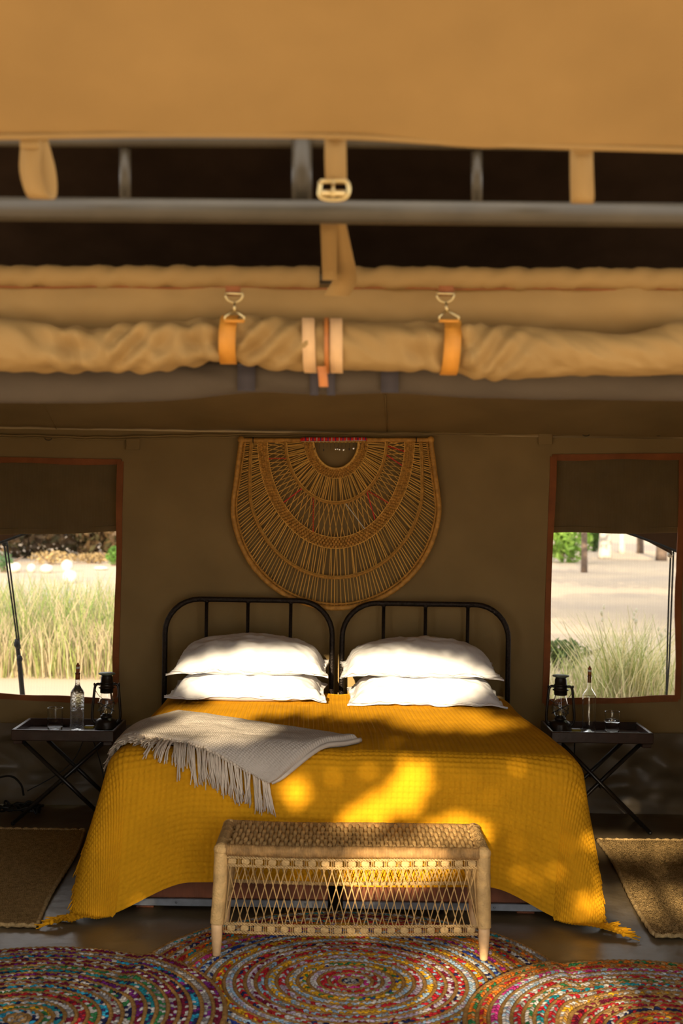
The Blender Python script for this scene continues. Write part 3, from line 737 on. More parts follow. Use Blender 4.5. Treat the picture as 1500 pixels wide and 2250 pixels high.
# ------------------------------------------------------------------ wicker bench
bx0, bx1, by0, by1 = P(483, 1980, 4.95)[0], P(1061, 1980, 4.95)[0], 4.95, 5.33
RUGZ = .017
bench = thing('wicker_bench', ((bx0+bx1)/2, (by0+by1)/2, RUGZ), 'woven wicker bench with open criss-cross sides at the foot of the beds', 'bench')
ZB = .455
def wrapped(path, r, pitch=.006, n=12, amp=.0009, seed=0):
    path = np.asarray(path, dtype=float); L_ = np.sum(np.linalg.norm(np.diff(path, axis=0), axis=1)); m = max(4, int(L_/pitch)*2)
    d = np.insert(np.cumsum(np.linalg.norm(np.diff(path, axis=0), axis=1)), 0, 0)
    s = np.linspace(0, L_, m); p = np.stack([np.interp(s, d, path[:, k]) for k in range(3)], 1)
    rr = np.interp(s, d, fit(r, len(path)))+amp*np.where(np.arange(m) % 2, 1, -1)+.0012*fbm(s*30, 0*s, seed)
    return tube(p, rr, n)
for x, tx in ((bx0, -.010), (bx1, .006)):
    for y, ty in ((by0, -.0), (by1, .0)):
        lg = mk('leg', wrapped([(x-tx*.2, y, ZB-.02), (x, y, .30), (x+tx, y+ty, .145)], [.0265, .028, .027], seed=int(x*50+60)), M_wick, bench)
        mk('bare_foot', lathe([(.0225, .16), (.0225, .12), (.021, .09), (.0155, RUGZ+.004), (.0125, RUGZ)][::-1], (x+tx, y+ty, 0), 14), M_foot, lg)
        mk('corner_wrap', ellipsoid((x-tx*.2, y, ZB-.022), (.030, .030, .026), 14, 8), M_wick, lg)
for y, nm in ((by0, 'front_rail'), (by1, 'back_rail')):
    mk(nm, wrapped(bez([(bx0+.01, y, ZB-.022), (bx0+.3, y, ZB-.028), (bx0+.6, y, ZB-.024), (bx1-.01, y, ZB-.024)], 8), .0235, .005, 12, seed=5), M_rail, bench)
for x in (bx0, bx1):
    mk('side_rail', wrapped([(x, by0+.01, ZB-.022), (x, by1-.01, ZB-.022)], .0235, .012, 12, amp=.002, seed=9), M_wickd, bench)
ncord = 60; ys = np.linspace(by0-.004, by1+.004, 30)
cm = []
for ph in (0, 1):
    z = .0065*np.sin((ys-by0)*math.pi/.064+ph*math.pi)*(np.abs(ys-(by0+by1)/2) < .172)-.010*(((ys-(by0+by1)/2)/.19)**8)-.006*np.cos((ys-(by0+by1)/2)/.19*math.pi/2)
    cm.append(mesh_data('seat_cord', *tube(np.stack([0*ys, ys-(by0+by1)/2, z], 1), .0088, 7), M_wickd))
for i in range(ncord):
    o = bpy.data.objects.new('seat_cord', cm[i % 2]); COL.objects.link(o); o.parent = bench
    x = lerp(bx0+.035, bx1-.035, (i+.5)/ncord)
    o.location = (x-bench.location.x, 0, ZB-.007-RUGZ-.005*math.sin(math.pi*i/ncord)); o.rotation_euler = (0, 0, rng.normal(0, .008))
for y in np.linspace(by0+.06, by1-.06, 5):
    mk('seat_slat', tube([(bx0, y, ZB-.018), (bx1, y, ZB-.018)], .007, 8), M_wickd, bench)
# woven bands: two plaited edges with flat chips between
def band(nm, a, b, z0, z1, outv, ch):
    a = np.array(a); b = np.array(b); L_ = np.linalg.norm(b-a); dirv = (b-a)/L_; outv = np.array(outv)
    n_ = int(L_/.004)
    bb = B()
    for zc in (z0+.005, z1-.005):
        for k in range(2):
            t = np.linspace(0, L_, n_)
            off = .0032*np.sin(t*math.pi/.012+k*math.pi); zo = .004*np.cos(t*math.pi/.012+k*math.pi)
            p = a+dirv*t[:, None]+outv*(off[:, None]); p[:, 2] = zc+zo-.006*np.sin(t/L_*math.pi*1.3)
            bb.add(tube(p, .0030, 5))
    rt = mk(nm, bb, M_wickb, bench)
    cn = int(L_/.050) if ch else 0
    for i in range(cn):
        t0 = (i+.5)/cn*L_; zc = (z0+z1)/2-.006*math.sin(t0/L_*math.pi*1.3)
        V, F = ellipsoid((0, 0, 0), (1, 1, 1), 8, 5)
        V = np.sign(V)*np.abs(V)**.6
        Vw = (a+dirv*t0)+V[:, :1]*dirv*.0175+V[:, 1:2]*outv*.0022+np.array((0, 0, 1))*V[:, 2:3]*(z1-z0)*.27
        Vw[:, 2] += zc-a[2]
        mk('chip', (Vw, F), M_wickb, rt)
        for e in (-.0285, -.0215):
            p = a+dirv*(t0+e+.012*0)+outv*.004
            strand('band_tie', (p[0], p[1], z0+.004-.006*math.sin(t0/L_*math.pi*1.3)), (p[0], p[1], z1-.004-.006*math.sin(t0/L_*math.pi*1.3)), .0016, M_wick, rt, 5)
sides = [((bx0+.02, by0-.004, 0), (bx1-.02, by0-.004, 0), (0, -1, 0), 'front'), ((bx0+.02, by1, 0), (bx1-.02, by1, 0), (0, -1, 0), 'back'),
         ((bx0, by0+.02, 0), (bx0, by1-.02, 0), (-1, 0, 0), 'side'), ((bx1, by0+.02, 0), (bx1, by1-.02, 0), (1, 0, 0), 'side')]
for a, b, ov, nm in sides:
    zl0 = .108 if nm != 'back' else .165
    band('upper_band', a, b, .368, .410, ov, 1); band('lower_band', a, b, zl0 if nm != 'back' else zl0+.028, zl0+.042, ov, nm != 'back')
    a = np.array(a); b = np.array(b); L_ = np.linalg.norm(b-a); dv = (b-a)/L_; ov = np.array(ov)
    ns = int(L_/.0305)
    for i in range(ns):
        x = (i+.25)/ns*L_
        for sg in (1, -1):
            xa = x+(0.002 if sg > 0 else .014)+rng.normal(0, .0012); xb = np.clip(xa+sg*.062+rng.normal(0, .003), .0, L_); xa = np.clip(xa, 0, L_)
            if nm == 'back' and sg > 0 and i % 2: pass
            p = a+dv*xa+ov*.001*sg; q_ = a+dv*xb+ov*.001*sg
            strand('lattice_reed', (p[0], p[1], .372), (q_[0], q_[1], zl0+.04), .0021, M_wick, bench, 5)

# ------------------------------------------------------------------ wall basket
DB = 7.475; PXM = DB/F_PX
C0 = (738.0, 968.0)
bk = thing('wall_basket', P(738, 1150, DB), 'large half-round openwork reed basket hung on the canvas wall', 'wall hanging')
def ell(w_, b_): return lambda th: w_*b_/np.sqrt((b_*np.cos(th))**2+(w_*np.sin(th))**2)
def rim(th):
    th = np.asarray(th, dtype=float); s = np.sin(th); c = np.abs(np.cos(th))
    circ = 142*s+np.sqrt(np.maximum(226**2-(142*c)**2, 0)); line = 208/np.maximum(c-.13*s, .05)
    k = smooth(math.radians(18), math.radians(42), np.minimum(th, math.pi-th))
    return line*(1-k)+circ*k
R_hole, R_b1 = ell(50, 62), ell(70, 83)
R_c1 = ell(112, 138); R_b2i, R_b2o = ell(151, 213), ell(172, 237)
def R_c2(th): return R_b2o(th)+(rim(th)-8-R_b2o(th))*.53
def pol(th, r, dy=0.0):       # th: 0 = right, pi = left
    px = C0[0]+r*np.cos(th)-(0 if True else 0); py = C0[1]+r*np.sin(th)
    return P(px, py, DB+dy)
def arc(Rf, a0=0.0, a1=math.pi, n=90, dy=0.0, add=0.0):
    return np.array([pol(t, float(Rf(np.array(t)))+add, dy) for t in np.linspace(a0, a1, n)])
rp = arc(rim, .0, math.pi, 110)
ro = mk('outer_rim', wrapped(rp, .0150, .009, 10, .0010, 3), M_rim, bk)
mk('rim_braid', wrapped(arc(rim, .02, math.pi-.02, 110, -.006, -9), .0062, .008, 7, .0012, 4), M_baskb, bk)
for i, a in enumerate((0, math.pi)):
    e = pol(a, float(rim(np.array(a))))
    mk('rim_knot', ellipsoid(e+np.array((0, 0, .004)), (.022, .02, .022), 12, 8), M_rim, bk)
mk('top_bar', wrapped([P(528, 968, DB), P(942, 967, DB)], .0135, .012, 10, .0010, 6), M_rim, bk)
for px, Rf, r in ((0, R_c1, .0075), (1, R_c2, .0085)):
    mk('ring_cord', wrapped(arc(Rf, .02, math.pi-.02, 90, -.008), r, .010, 7, .0016, 8), M_baskb, bk)
    mk('ring_cord', wrapped(arc(Rf, .02, math.pi-.02, 90, -.004, -3), r*.7, .010, 7, .0016, 9), M_bask, bk)
mk('inner_rim', wrapped(arc(R_hole, .0, math.pi, 60, -.004), .0075, .008, 8, .0008, 10), M_bask, bk)
def wband(nm, Ra, Rb, rows, cell):
    mid = arc(lambda t: (Ra(t)+Rb(t))/2, .0, math.pi, 200); L_ = np.sum(np.linalg.norm(np.diff(mid, axis=0), axis=1))
    nc = int(L_/cell); bb = B()
    V0_, F0 = ellipsoid((0, 0, 0), (1, 1, 1), 6, 4); V0_ = np.sign(V0_)*np.abs(V0_)**.75
    for i in range(nc):
        for j in range(rows):
            th = math.pi*(i+.5+.5*(j % 2))/nc
            if th > math.pi-.005: continue
            ra, rb = float(Ra(np.array(th))), float(Rb(np.array(th))); r_ = ra+(rb-ra)*(j+.5)/rows
            c = pol(th, r_, -.006); t_ = pol(th+.01, r_, -.006)-c; t_ /= np.linalg.norm(t_); rd = np.cross(t_, (0, 1, 0))
            hi = .5+.5*((i+j) % 2)
            bb.add((c+V0_[:, :1]*t_*(cell*.56)+V0_[:, 1:2]*np.array((0, 1, 0))*.006*hi+V0_[:, 2:3]*rd*((rb-ra)*PXM/rows*.60), F0))
    o = mk(nm, bb, M_baskb, bk); tag(o, 'tightly plaited reed band', None, None, 'stuff')
    for R_ in (Ra, Rb): mk('band_edge', tube(arc(R_, .0, math.pi, 70, -.006), .0030, 6), M_bask, bk)
wband('plaited_band', R_hole, R_b1, 4, .013); wband('plaited_band', R_b2i, R_b2o, 4, .017)
def reeds(nm, Ra, Rb, n_, r, dy=0.0, jit=.3):
    for i in range(n_):
        th = math.pi*(i+.5)/n_; th2 = th+rng.normal(0, jit)*math.pi/n_; th = th+rng.normal(0, jit)*math.pi/n_
        th = min(max(th, .008), math.pi-.008); th2 = min(max(th2, .008), math.pi-.008)
        strand(nm, pol(th, float(Ra(np.array(th))), dy+rng.normal(0, .0015)), pol(th2, float(Rb(np.array(th2))), dy+rng.normal(0, .0015)), r, M_bask, bk, 5)
reeds('inner_reed', R_b1, R_c1, 84, .0031, 0, .40)
reeds('middle_reed', R_b2o, R_c2, 138, .0031, 0, .30)
reeds('outer_reed', R_c2, rim, 138, .0030, 0, .14)
nl = 46
for i in range(nl):
    th = math.pi*(i+.5)/nl
    for sg, ex in ((1, 1), (-1, 1)):
        t1 = min(max(th-sg*.035, .01), math.pi-.01); t2 = min(max(th+sg*.055, .01), math.pi-.01)
        bead = (i in (15, 32, 4) and sg > 0)
        strand('lattice_reed', pol(t1, float(R_c1(np.array(t1))), -.002*sg), pol(t2, float(R_b2i(np.array(t2))), -.002*sg), .0025 if not bead else .0032, M_bask if not bead else M_red, bk, 5)
for ta, tb, n_ in ((math.radians(112), math.radians(104), 16), (math.radians(58), math.radians(50), 14), (math.radians(160), math.radians(165), 10), (math.radians(6), math.radians(9), 12)):
    a = pol(ta, float(R_c1(np.array(ta))), -.010); b = pol(tb, float(R_b2i(np.array(tb))), -.010)
    if ta < .2: b = pol(tb, float(R_b2i(np.array(tb))), -.01)
    bb = B()
    for k in range(n_): bb.add(ellipsoid(a+(b-a)*(k+.5)/n_, (.0045, .0045, .0045), 6, 4))
    mk('bead_string', bb, M_red, bk)
a, b = pol(math.radians(82), float(R_c1(np.array(1.43))), -.008), pol(math.radians(72), float(R_b2i(np.array(1.26))), -.008)
strand('white_thread', a, b, .0028, M_white, bk, 5)
# red beaded strip with yellow drops and small tin discs
def cyl_x(px0, px1, py, r, m, nm, d=DB-.022): mk(nm, tube([P(px0, py, d), P(px1, py, d)], r, 10), m, bst)
bst = mk('bead_strip', tube([P(660, 966, DB-.012), P(806, 965.5, DB-.012)], .010, 10), M_red, bk)
nb = 17
for i in range(nb):
    xa = 664+i*8.2; cyl_x(xa, xa+6.4, 965.2+.0*i, .0118, M_red, 'bead_block', DB-.013)
    cyl_x(xa+6.4, xa+8.2, 965.2, .0120, M_white if i % 2 else M_blue, 'bead_block', DB-.013)
    p = P(xa+5, 971, DB-.02); mk('yellow_drop', ellipsoid(p, (.0055, .005, .005), 7, 5), M_yel, bst)
    strand('drop_wire', p, p+np.array((0, 0, -.038-.006*math.sin(i*2.1))), .0009, M_steel, bst, 4)
mk('strip_thread', tube([P(662, 969.5, DB-.027), P(720, 969.8, DB-.028), P(804, 967.6, DB-.027)], .0016, 5), M_white, bst)
for px, py, r in ((737, 986.5, .0085), (741, 986, .008), (745.5, 987.5, .0085), (754.5, 988, .0095), (776.5, 985, .009)):
    c = P(px, py, DB-.02); V_, F_ = lathe([(r*.9, -.001), (r, 0), (r*.9, .001)], n=12)
    mk('tin_disc', (np.stack([V_[:, 0], V_[:, 2], V_[:, 1]], 1)+c, [f[::-1] for f in F_]), M_tin, bst)
for px, py in ((690, 986), (711, 989), (767, 987)):
    mk('seed_drop', ellipsoid(P(px, py, DB-.02), (.004, .004, .008), 7, 5), M_tray, bst)
for px in (556, 914):
    c = P(px, 967, DB); a = np.linspace(0, 2*math.pi, 13)
    mk('hanging_tie', tube(np.stack([c[0]+0*a, c[1]+.017*np.cos(a), c[2]+.017*np.sin(a)], 1), .003, 5), M_wire, bk)

# ------------------------------------------------------------------ tray tables
def tray_table(xa, xb, ya, yb, zt, label, sgn):
    root = thing('tray_table', ((xa+xb)/2, (ya+yb)/2, 0), label, 'table', 'folding tray tables beside the beds')
    t_ = .016; zb = zt-.060
    mk('tray_floor', box(xa+t_*.5, xb-t_*.5, ya+t_*.5, yb-t_*.5, zb+.006, zb+.020, .002), M_tray, root, False)
    for nm, bb in (('tray_front', (xa, xb, ya, ya+t_)), ('tray_back', (xa, xb, yb-t_, yb)), ('tray_side', (xa, xa+t_, ya+t_, yb-t_)), ('tray_side', (xb-t_, xb, ya+t_, yb-t_))):
        mk(nm, box(*bb, zb, zt, .004), M_tray, root, False)
    for x in (xa+.035, xb-.035):
        mk('runner', box(x-.025, x+.025, ya+.01, yb-.01, zb-.022, zb, .003), M_tray, root, False)
    xi0, xi1 = xa+.06, xb-.06
    for yy, dirs in ((ya+.03, 1), (ya+.055, -1), (yb-.03, 1), (yb-.055, -1)):
        if dirs > 0: p, q_ = (xi0, yy, zb-.010), (xb-.005, yy, .013)
        else: p, q_ = (xi1, yy, zb-.010), (xa+.005, yy, .013)
        lg = mk('leg', tube([p, q_], .0115, 10), M_legm, root)
        mk('foot_cap', ellipsoid(q_, (.0135, .0135, .0125), 8, 6), M_wire, lg)
    for yy in (ya+.042, yb-.042):
        mk('pivot', tube([((xa+xb)/2, yy-.028, (zb)/2+.003), ((xa+xb)/2, yy+.028, zb/2+.003)], .006, 8), M_steel, root)
    for x, z in ((xb-.02, .05), (xa+.02, .05)):
        y0_ = ya+.03 if x > (xa+xb)/2 else ya+.055; y1_ = yb-.03 if x > (xa+xb)/2 else yb-.055
        mk('stretcher', tube([(x-.032*np.sign(x-(xa+xb)/2), y0_, z), (x-.032*np.sign(x-(xa+xb)/2), y1_, z)], .008, 8), M_legm, root)
    return zb+.020
xaL = P(24, 1605, 6.93)[0]; xbL = P(250, 1605, 6.93)[0]; zL = P(140, 1605, 6.93)[2]
zfl = tray_table(xaL, xbL, 6.93, 7.33, zL, 'dark tray table on crossed legs, cable hanging behind it', -1)
xbR = P(1433, 1604, 7.0)[0]; xaR = xbR-(xbL-xaL); zR = P(1320, 1609, 6.98)[2]
zfr = tray_table(xaR, xbR, 6.97, 7.35, zR, 'dark tray table on crossed legs, by the bed without a throw', 1)

# ------------------------------------------------------------------ lantern, bottle, tumbler, matchbox
def lantern(x, y, z, label, rot):
    L_ = thing('storm_lantern', (x, y, z), label, 'lantern', 'storm lanterns on the tray tables')
    c = (x, y, z)
    mk('fuel_tank', lathe([(.060, 0), (.064, .004), (.064, .012), (.060, .018), (.060, .040), (.057, .050), (.045, .060), (.030, .066)], c, 28), M_lant, L_)
    mk('burner', lathe([(.030, .064), (.033, .070), (.033, .078), (.024, .082), (.024, .090)], c, 22), M_lant, L_)
    gl = [(.027, .086), (.036, .098), (.043, .120), (.045, .138), (.042, .160), (.035, .188), (.030, .212)]
    gp = bez(np.array([(a, b) for a, b in gl]), 5); inn = gp[::-1].copy(); inn[:, 0] -= .0022
    mk('globe', lathe(np.vstack([gp, inn]), c, 32, close=True), M_glass, L_)
    mk('wick_holder', lathe([(.012, .086), (.012, .100), (.006, .112), (.004, .118)], c, 12), M_brass, L_)
    ch = mk('chimney', lathe([(.036, .208), (.037, .214), (.037, .232), (.046, .236), (.046, .240), (.037, .244), (.036, .262), (.038, .264), (.038, .268), (.035, .270), (.034, .296), (.030, .304), (.030, .310)], c, 26), M_lant, L_)
    mk('cap', lathe([(.030, .308), (.047, .314), (.048, .319), (.044, .322), (.0, .324)], c, 26), M_cap, ch)
    ca, sa = math.cos(rot), math.sin(rot)
    for s in (-1, 1):
        pts = [(.050, .030), (.072, .048), (.079, .075), (.077, .12), (.071, .19), (.066, .238), (.058, .254), (.046, .258), (.036, .254)]
        p3 = np.array([(x+s*a*ca, y+s*a*sa, z+b) for a, b in bez(pts, 6)])
        t_ = mk('side_tube', tube(p3, .0078, 9), M_lant, L_)
        mk('bail_ear', ellipsoid((x+s*.069*ca, y+s*.069*sa, z+.256), (.006, .006, .009), 8, 6), M_lant, t_)
    a = np.linspace(0, math.pi, 16)       # bail handle folded down behind
    mk('bail_handle', tube(np.stack([x+.072*np.cos(a)*ca-.05*np.sin(a)*-sa, y+.072*np.cos(a)*sa+.062*np.sin(a)*ca, z+.252-.10*np.sin(a)], 1), .0018, 6), M_wire, L_)
    for k in range(2):                    # wire guard: two tilted hoops and a level one
        a = np.linspace(0, 2*math.pi, 25); r_ = .0475
        mk('guard_wire', tube(np.stack([x+r_*np.cos(a), y+r_*np.sin(a), z+.128+(.028*np.cos(a+(.5 if k else 2.6)))], 1), .0017, 6), M_wire, L_)
    for k in range(4):
        a = k*math.pi/2+.6
        mk('guard_wire', tube(bez([(x+.032*math.cos(a), y+.032*math.sin(a), z+.082), (x+.045*math.cos(a+.3), y+.045*math.sin(a+.3), z+.105), (x+.0475*math.cos(a+.7), y+.0475*math.sin(a+.7), z+.140)], 6), .0017, 6), M_wire, L_)
    mk('filler_cap', lathe([(.011, .052), (.011, .066), (.008, .069)], (x+.04*math.cos(-.9), y+.04*math.sin(-.9), z), 12), M_cap, L_)
def bottle(x, y, z, label, blister):
    b_ = thing('glass_bottle', (x, y, z), label, 'bottle', 'glass bottles on the tray tables')
    pr = bez([(.020, .010), (.034, .001), (.0385, .008), (.0385, .10), (.0385, .205), (.035, .226), (.022, .246), (.0145, .262), (.0125, .285), (.0125, .318), (.0145, .322), (.0145, .330), (.0120, .333)], 5)
    prof = np.vstack([[(.001, .018)], pr])
    if not blister:                       # the empty one: thin walls
        inn = bez([(.0102, .333), (.0098, .330), (.0098, .285), (.0120, .262), (.0192, .246), (.0318, .226), (.0352, .205), (.0352, .10), (.0352, .016), (.030, .013), (.012, .024), (.001, .026)], 5)
        prof = np.vstack([prof, inn])
    mk('body', lathe(prof, (x, y, z), 36), M_bottleb if blister else M_glass, b_)
    st = mk('stopper', lathe([(.0095, .333), (.0105, .337), (.0110, .352), (.0095, .354)], (x, y, z), 14), M_cork, b_)
    mk('white_ring', lathe([(.0108, .353), (.0108, .364), (.0095, .365)], (x, y, z), 14), M_white, st)
    mk('stopper_top', lathe([(.0105, .365), (.0105, .375), (.006, .377), (.005, .384), (.002, .386)], (x, y, z), 14), M_cork, st)
    mk('cork', lathe([(.0132 if blister else .0095, .292), (.0132 if blister else .0095, .331)], (x, y, z), 14), M_cork, b_)
    return b_
def tumbler(x, y, z, h, r, label):
    pr = [(.001, .004), (r*.4, .003), (r*.78, .0005), (r*.90, .002), (r*.98, .008), (r, .014), (r, .03), (r, h*.55), (r*1.03, h-.004), (r*1.03, h-.0012), (r*1.03-.0005, h), (r*1.03-.0018, h), (r*1.03-.0023, h-.0012), (r*1.03-.0023, h-.004), (r-.0024, h*.55), (r-.0026, .032), (r-.0030, .027), (r*.85, .018), (r*.4, .0165), (.001, .018)]
    o = mk('tumbler', lathe(pr, (x, y, z), 36), M_glass, loc=(x, y, z)); tag(o, label, 'glass', 'tumblers on the tray tables')
def matchbox(x, y, z, label):
    o = thing('matchbox', (x, y, z), label, 'matchbox', 'matchboxes beside the lanterns')
    mk('sleeve', box(x-.026, x+.026, y-.018, y+.018, z, z+.013, .001), M_mbox, o, False)
    mk('printed_top', box(x-.024, x+.024, y-.016, y+.016, z+.0131, z+.0142), M_mboxb, o, False)
p = P(233, 1590, 7.22); lantern(p[0], 7.22, zfl, 'black storm lantern on the tray beside the throw, its cap against the wall', .1)
p = P(169, 1590, 7.14); bottle(p[0], 7.14, zfl, 'clear glass bottle with water and cork, next to the dark window blind', True)
p = P(121, 1590, 7.10); tumbler(p[0], 7.10, zfl, .137, .0415, 'plain clear tumbler on the tray with the cable behind')
p = P(196, 1584, 7.24); matchbox(p[0]-.0, 7.25, zfl, 'yellow matchbox lying behind the blistered water bottle')
p = P(1230, 1600, 7.22); lantern(p[0], 7.22, zfr, 'black storm lantern on the tray by the bed without a throw', -.1)
p = P(1293, 1600, 7.14); bottle(p[0], 7.14, zfr, 'clear glass bottle with red and white stopper, in front of pale tall grass', False)
p = P(1344, 1600, 7.12); tumbler(p[0], 7.12, zfr, .135, .040, 'clear tumbler with a moulded ring, by the bottle with red and white stopper')
mk('moulded_ring', lathe([(.0404, .075), (.0425, .077), (.0430, .081), (.0425, .085), (.0404, .087)], (p[0], 7.12, zfr), 36, close=True), M_glass, bpy.data.objects['tumbler.001'])
p = P(1265, 1600, 7.24); matchbox(p[0], 7.24, zfr, 'yellow matchbox between lantern and the bottle with red and white stopper')

# ------------------------------------------------------------------ cables on the floor by the left table
cab = thing('power_cable', G(40, 1760, 0), 'black power cable heaped on the floor by the wall', 'cable')
pts = []
for k in range(70):
    a = k*.55; pts.append(P(45+38*math.cos(a*.9)+10*math.sin(k), 1742+14*math.sin(a*1.1), 7.25)+np.array((0, .08*math.sin(a*.7), .012+.02*math.sin(a*.37)**2)))
pts = np.array(pts); pts[:, 2] = np.maximum(.01+.05*rng.random(70), pts[:, 2]*.2)
mk('coil', tube(bez(pts, 4), .006, 6), M_wire, cab)
mk('rising_loop', tube(bez([P(-30, 1716, 7.3), P(20, 1705, 7.3), P(45, 1722, 7.28), P(52, 1748, 7.25)], 8), .006, 6), M_wire, cab)
mk('lead', tube(bez([P(186, 1622, 7.38), P(160, 1672, 7.36), P(120, 1705, 7.34), P(60, 1738, 7.30)], 8), .0035, 6), M_wire, cab)
mk('lead', tube(bez([P(203, 1622, 7.40), P(216, 1660, 7.40), P(226, 1700, 7.4), P(235, 1760, 7.38)], 8), .0035, 6), M_wire, cab)
mk('lead', tube(bez([P(1262, 1616, 7.32), P(1262, 1640, 7.36), P(1262, 1680, 7.42), P(1268, 1740, 7.42), P(1275, 1772, 7.42)], 8), .0035, 6), M_wire, bpy.data.objects['tray_table.001'])

# ------------------------------------------------------------------ sisal mats
def sisal(corners, label):
    c = [np.array(p[:2]) for p in corners]      # back-inner, back-outer, front-outer, front-inner
    nu, nv = 130, 170
    s, t = np.meshgrid(np.linspace(0, 1, nu), np.linspace(0, 1, nv), indexing='ij')
    q = c[0]*((1-s)*(1-t))[..., None]+c[1]*(s*(1-t))[..., None]+c[3]*((1-s)*t)[..., None]+c[2]*(s*t)[..., None]
    q[..., 0] += .012*np.sin(t*6)*(1-s); 
    i, j = np.meshgrid(np.arange(nu), np.arange(nv), indexing='ij')
    z = .014+.0035*np.where((i+j) % 2, 1, -1)*1.0+.006*fbm(s*3, t*5, 141)
    V = np.stack([q[..., 0], q[..., 1], z], -1)
    root = thing('sisal_mat', (float((c[0][0]+c[2][0])/2), float((c[0][1]+c[2][1])/2), 0), label, 'mat', 'sisal mats beside the beds')
    o = mk('weave', (V.reshape(-1, 3), gridF(nu, nv) if np.cross(c[1]-c[0], c[3]-c[0]) > 0 else gridF(nu, nv)[:, ::-1]), M_sisal, root)
    for line in (V[0, :], V[:, -1], V[:, 0], V[-1, :]):
        p = line[::3].copy(); p[:, 2] = .012+.003*np.sin(np.arange(len(p))*2.4)
        mk('binding', tube(p, .010+.0018*np.sin(np.arange(len(p))*2.1), 7), M_sisalB, root)
sisal([G(186, 1829), G(186, 1829)+np.array((-.72, 0, 0)), G(82, 2040)+np.array((-.75, 0.02, 0)), G(82, 2040)], 'brown sisal mat on the floor below the tumbler and cable')
sisal([G(1312, 1850), G(1312, 1850)+np.array((.74, .02, 0)), G(1440, 2062)+np.array((.72, .02, 0)), G(1440, 2062)], 'golden brown sisal mat by the bed without a throw')

# ------------------------------------------------------------------ braided rag rugs
PALET = dict(red=(.50, .02, .03), maroon=(.20, .012, .04), white=(.62, .60, .58), blue=(.03, .06, .33), sky=(.35, .52, .70), yellow=(.78, .42, .02), orange=(.75, .20, .02),
             pink=(.62, .05, .28), teal=(.02, .28, .34), green=(.04, .22, .08), cyan=(.03, .36, .58), purple=(.18, .02, .20), grey=(.30, .28, .27), navy=(.02, .025, .10), lilac=(.52, .42, .55), tanb=(.50, .30, .12))
def rug(cx, cy, R_, z0, schemes, seed, label, over=None):
    rr = np.random.default_rng(seed)
    root = thing('braided_rug', (cx, cy, 0), label, 'rug', 'round braided rag rugs')
    wj, wc = .0175, .0215; r = .012; k = 0
    def lift(V):
        if over is None: return V
        ox, oy, oR, oh = over; d = np.hypot(V[:, 0]-ox, V[:, 1]-oy); V[:, 2] += oh*(1-smooth(oR-.012, oR+.06, d)); return V
    while r < R_:
        # colour braid row
        rc = r+wc/2; n = max(6, int(2*math.pi*rc/.021)); th = np.arange(n)*2*math.pi/n
        sch = schemes[k % len(schemes)]
        Vs, Fs, Cs = [], [], []; base = 0
        m = 7
        for side in (-1, 1):
            thc = th+(.5 if side > 0 else 0)*2*math.pi/n+rr.normal(0, .06, n)*2*math.pi/n
            prob = np.array([2.2, 1.4, .9, .5][:len(sch)]); prob = prob/prob.sum()
            names = rr.choice(len(sch), n, p=prob)
            cols = np.array([PALET[sch[q_]] for q_ in names])*(1+rr.normal(0, .16, (n, 1)))
            rad_ = rc+side*wc*.235; slant = side*.55
            L_, W_, H_ = .0155, .0078, .0078*(1+rr.normal(0, .15, n))
            a = np.arange(m)*2*math.pi/m
            ring = [(np.zeros(1), np.zeros(1), 1.0), (np.cos(a)*.62, np.sin(a)*.62, .78), (np.cos(a), np.sin(a), .0)]
            lx = np.concatenate([q_[0] for q_ in ring])*L_; ly = np.concatenate([q_[1] for q_ in ring])*W_
            lz = np.concatenate([[1.0], np.full(m, .76), np.full(m, -.2)])
            cx_, sx_ = math.cos(slant), math.sin(slant)
            tx = lx*cx_-ly*sx_; ty = lx*sx_+ly*cx_          # tangential, radial
            rad_n = rad_+ty[None, :]; ang = thc[:, None]+tx[None, :]/rc
            V = np.stack([cx+rad_n*np.cos(ang), cy+rad_n*np.sin(ang), z0+.008+lz[None, :]*H_[:, None]], -1)
            nvv = 1+2*m
            f3 = np.array([(0, 1+i, 1+(i+1) % m, 1+(i+1) % m) for i in range(m)]); f4 = np.array([(1+i, 1+m+i, 1+m+(i+1) % m, 1+(i+1) % m) for i in range(m)])
            Fs += [[(0+o_, 1+i+o_, 1+(i+1) % m+o_) for i in range(m)]+[tuple(v+o_ for v in q_) for q_ in f4.tolist()] for o_ in (base+np.arange(n)*nvv)]
            base += n*nvv; Vs.append(V.reshape(-1, 3)); Cs.append(np.repeat(np.clip(cols, 0, 1), nvv, 0))
        V = lift(np.vstack(Vs))
        mk('braid_row', (V, [f_ for l_ in Fs for f_ in l_]), M_rag, root, col=np.vstack(Cs))
        r += wc
        # jute row
        rc = r+wj/2; n = max(16, int(2*math.pi*rc/.012)); th = np.arange(n)*2*math.pi/n; mm = 6; a = np.linspace(0, math.pi, mm)
        ww = (wj*.62)*(1+.10*np.where(np.arange(n) % 2, 1, -1))
        V = np.stack([cx+(rc+ww[:, None]*np.cos(a))*np.cos(th)[:, None], cy+(rc+ww[:, None]*np.cos(a))*np.sin(th)[:, None], z0+(.0150*(1+.10*np.where(np.arange(n) % 2, 1, -1)))[:, None]*np.sin(a)], -1)
        mk('jute_row', (lift(V.reshape(-1, 3)), gridF(n, mm, cu=True)), M_jute, root)
        r += wj; k += 1
    nb_ = 40; V, F = lathe([(max(.001, (R_-.012)*k_/nb_), .0035) for k_ in range(nb_+1)], (cx, cy, z0), 96)
    mk('backing', (lift(np.array(V)), [f_[::-1] for f_ in F[:96*nb_]]), M_jute, root)
cR = G(770, 2163)
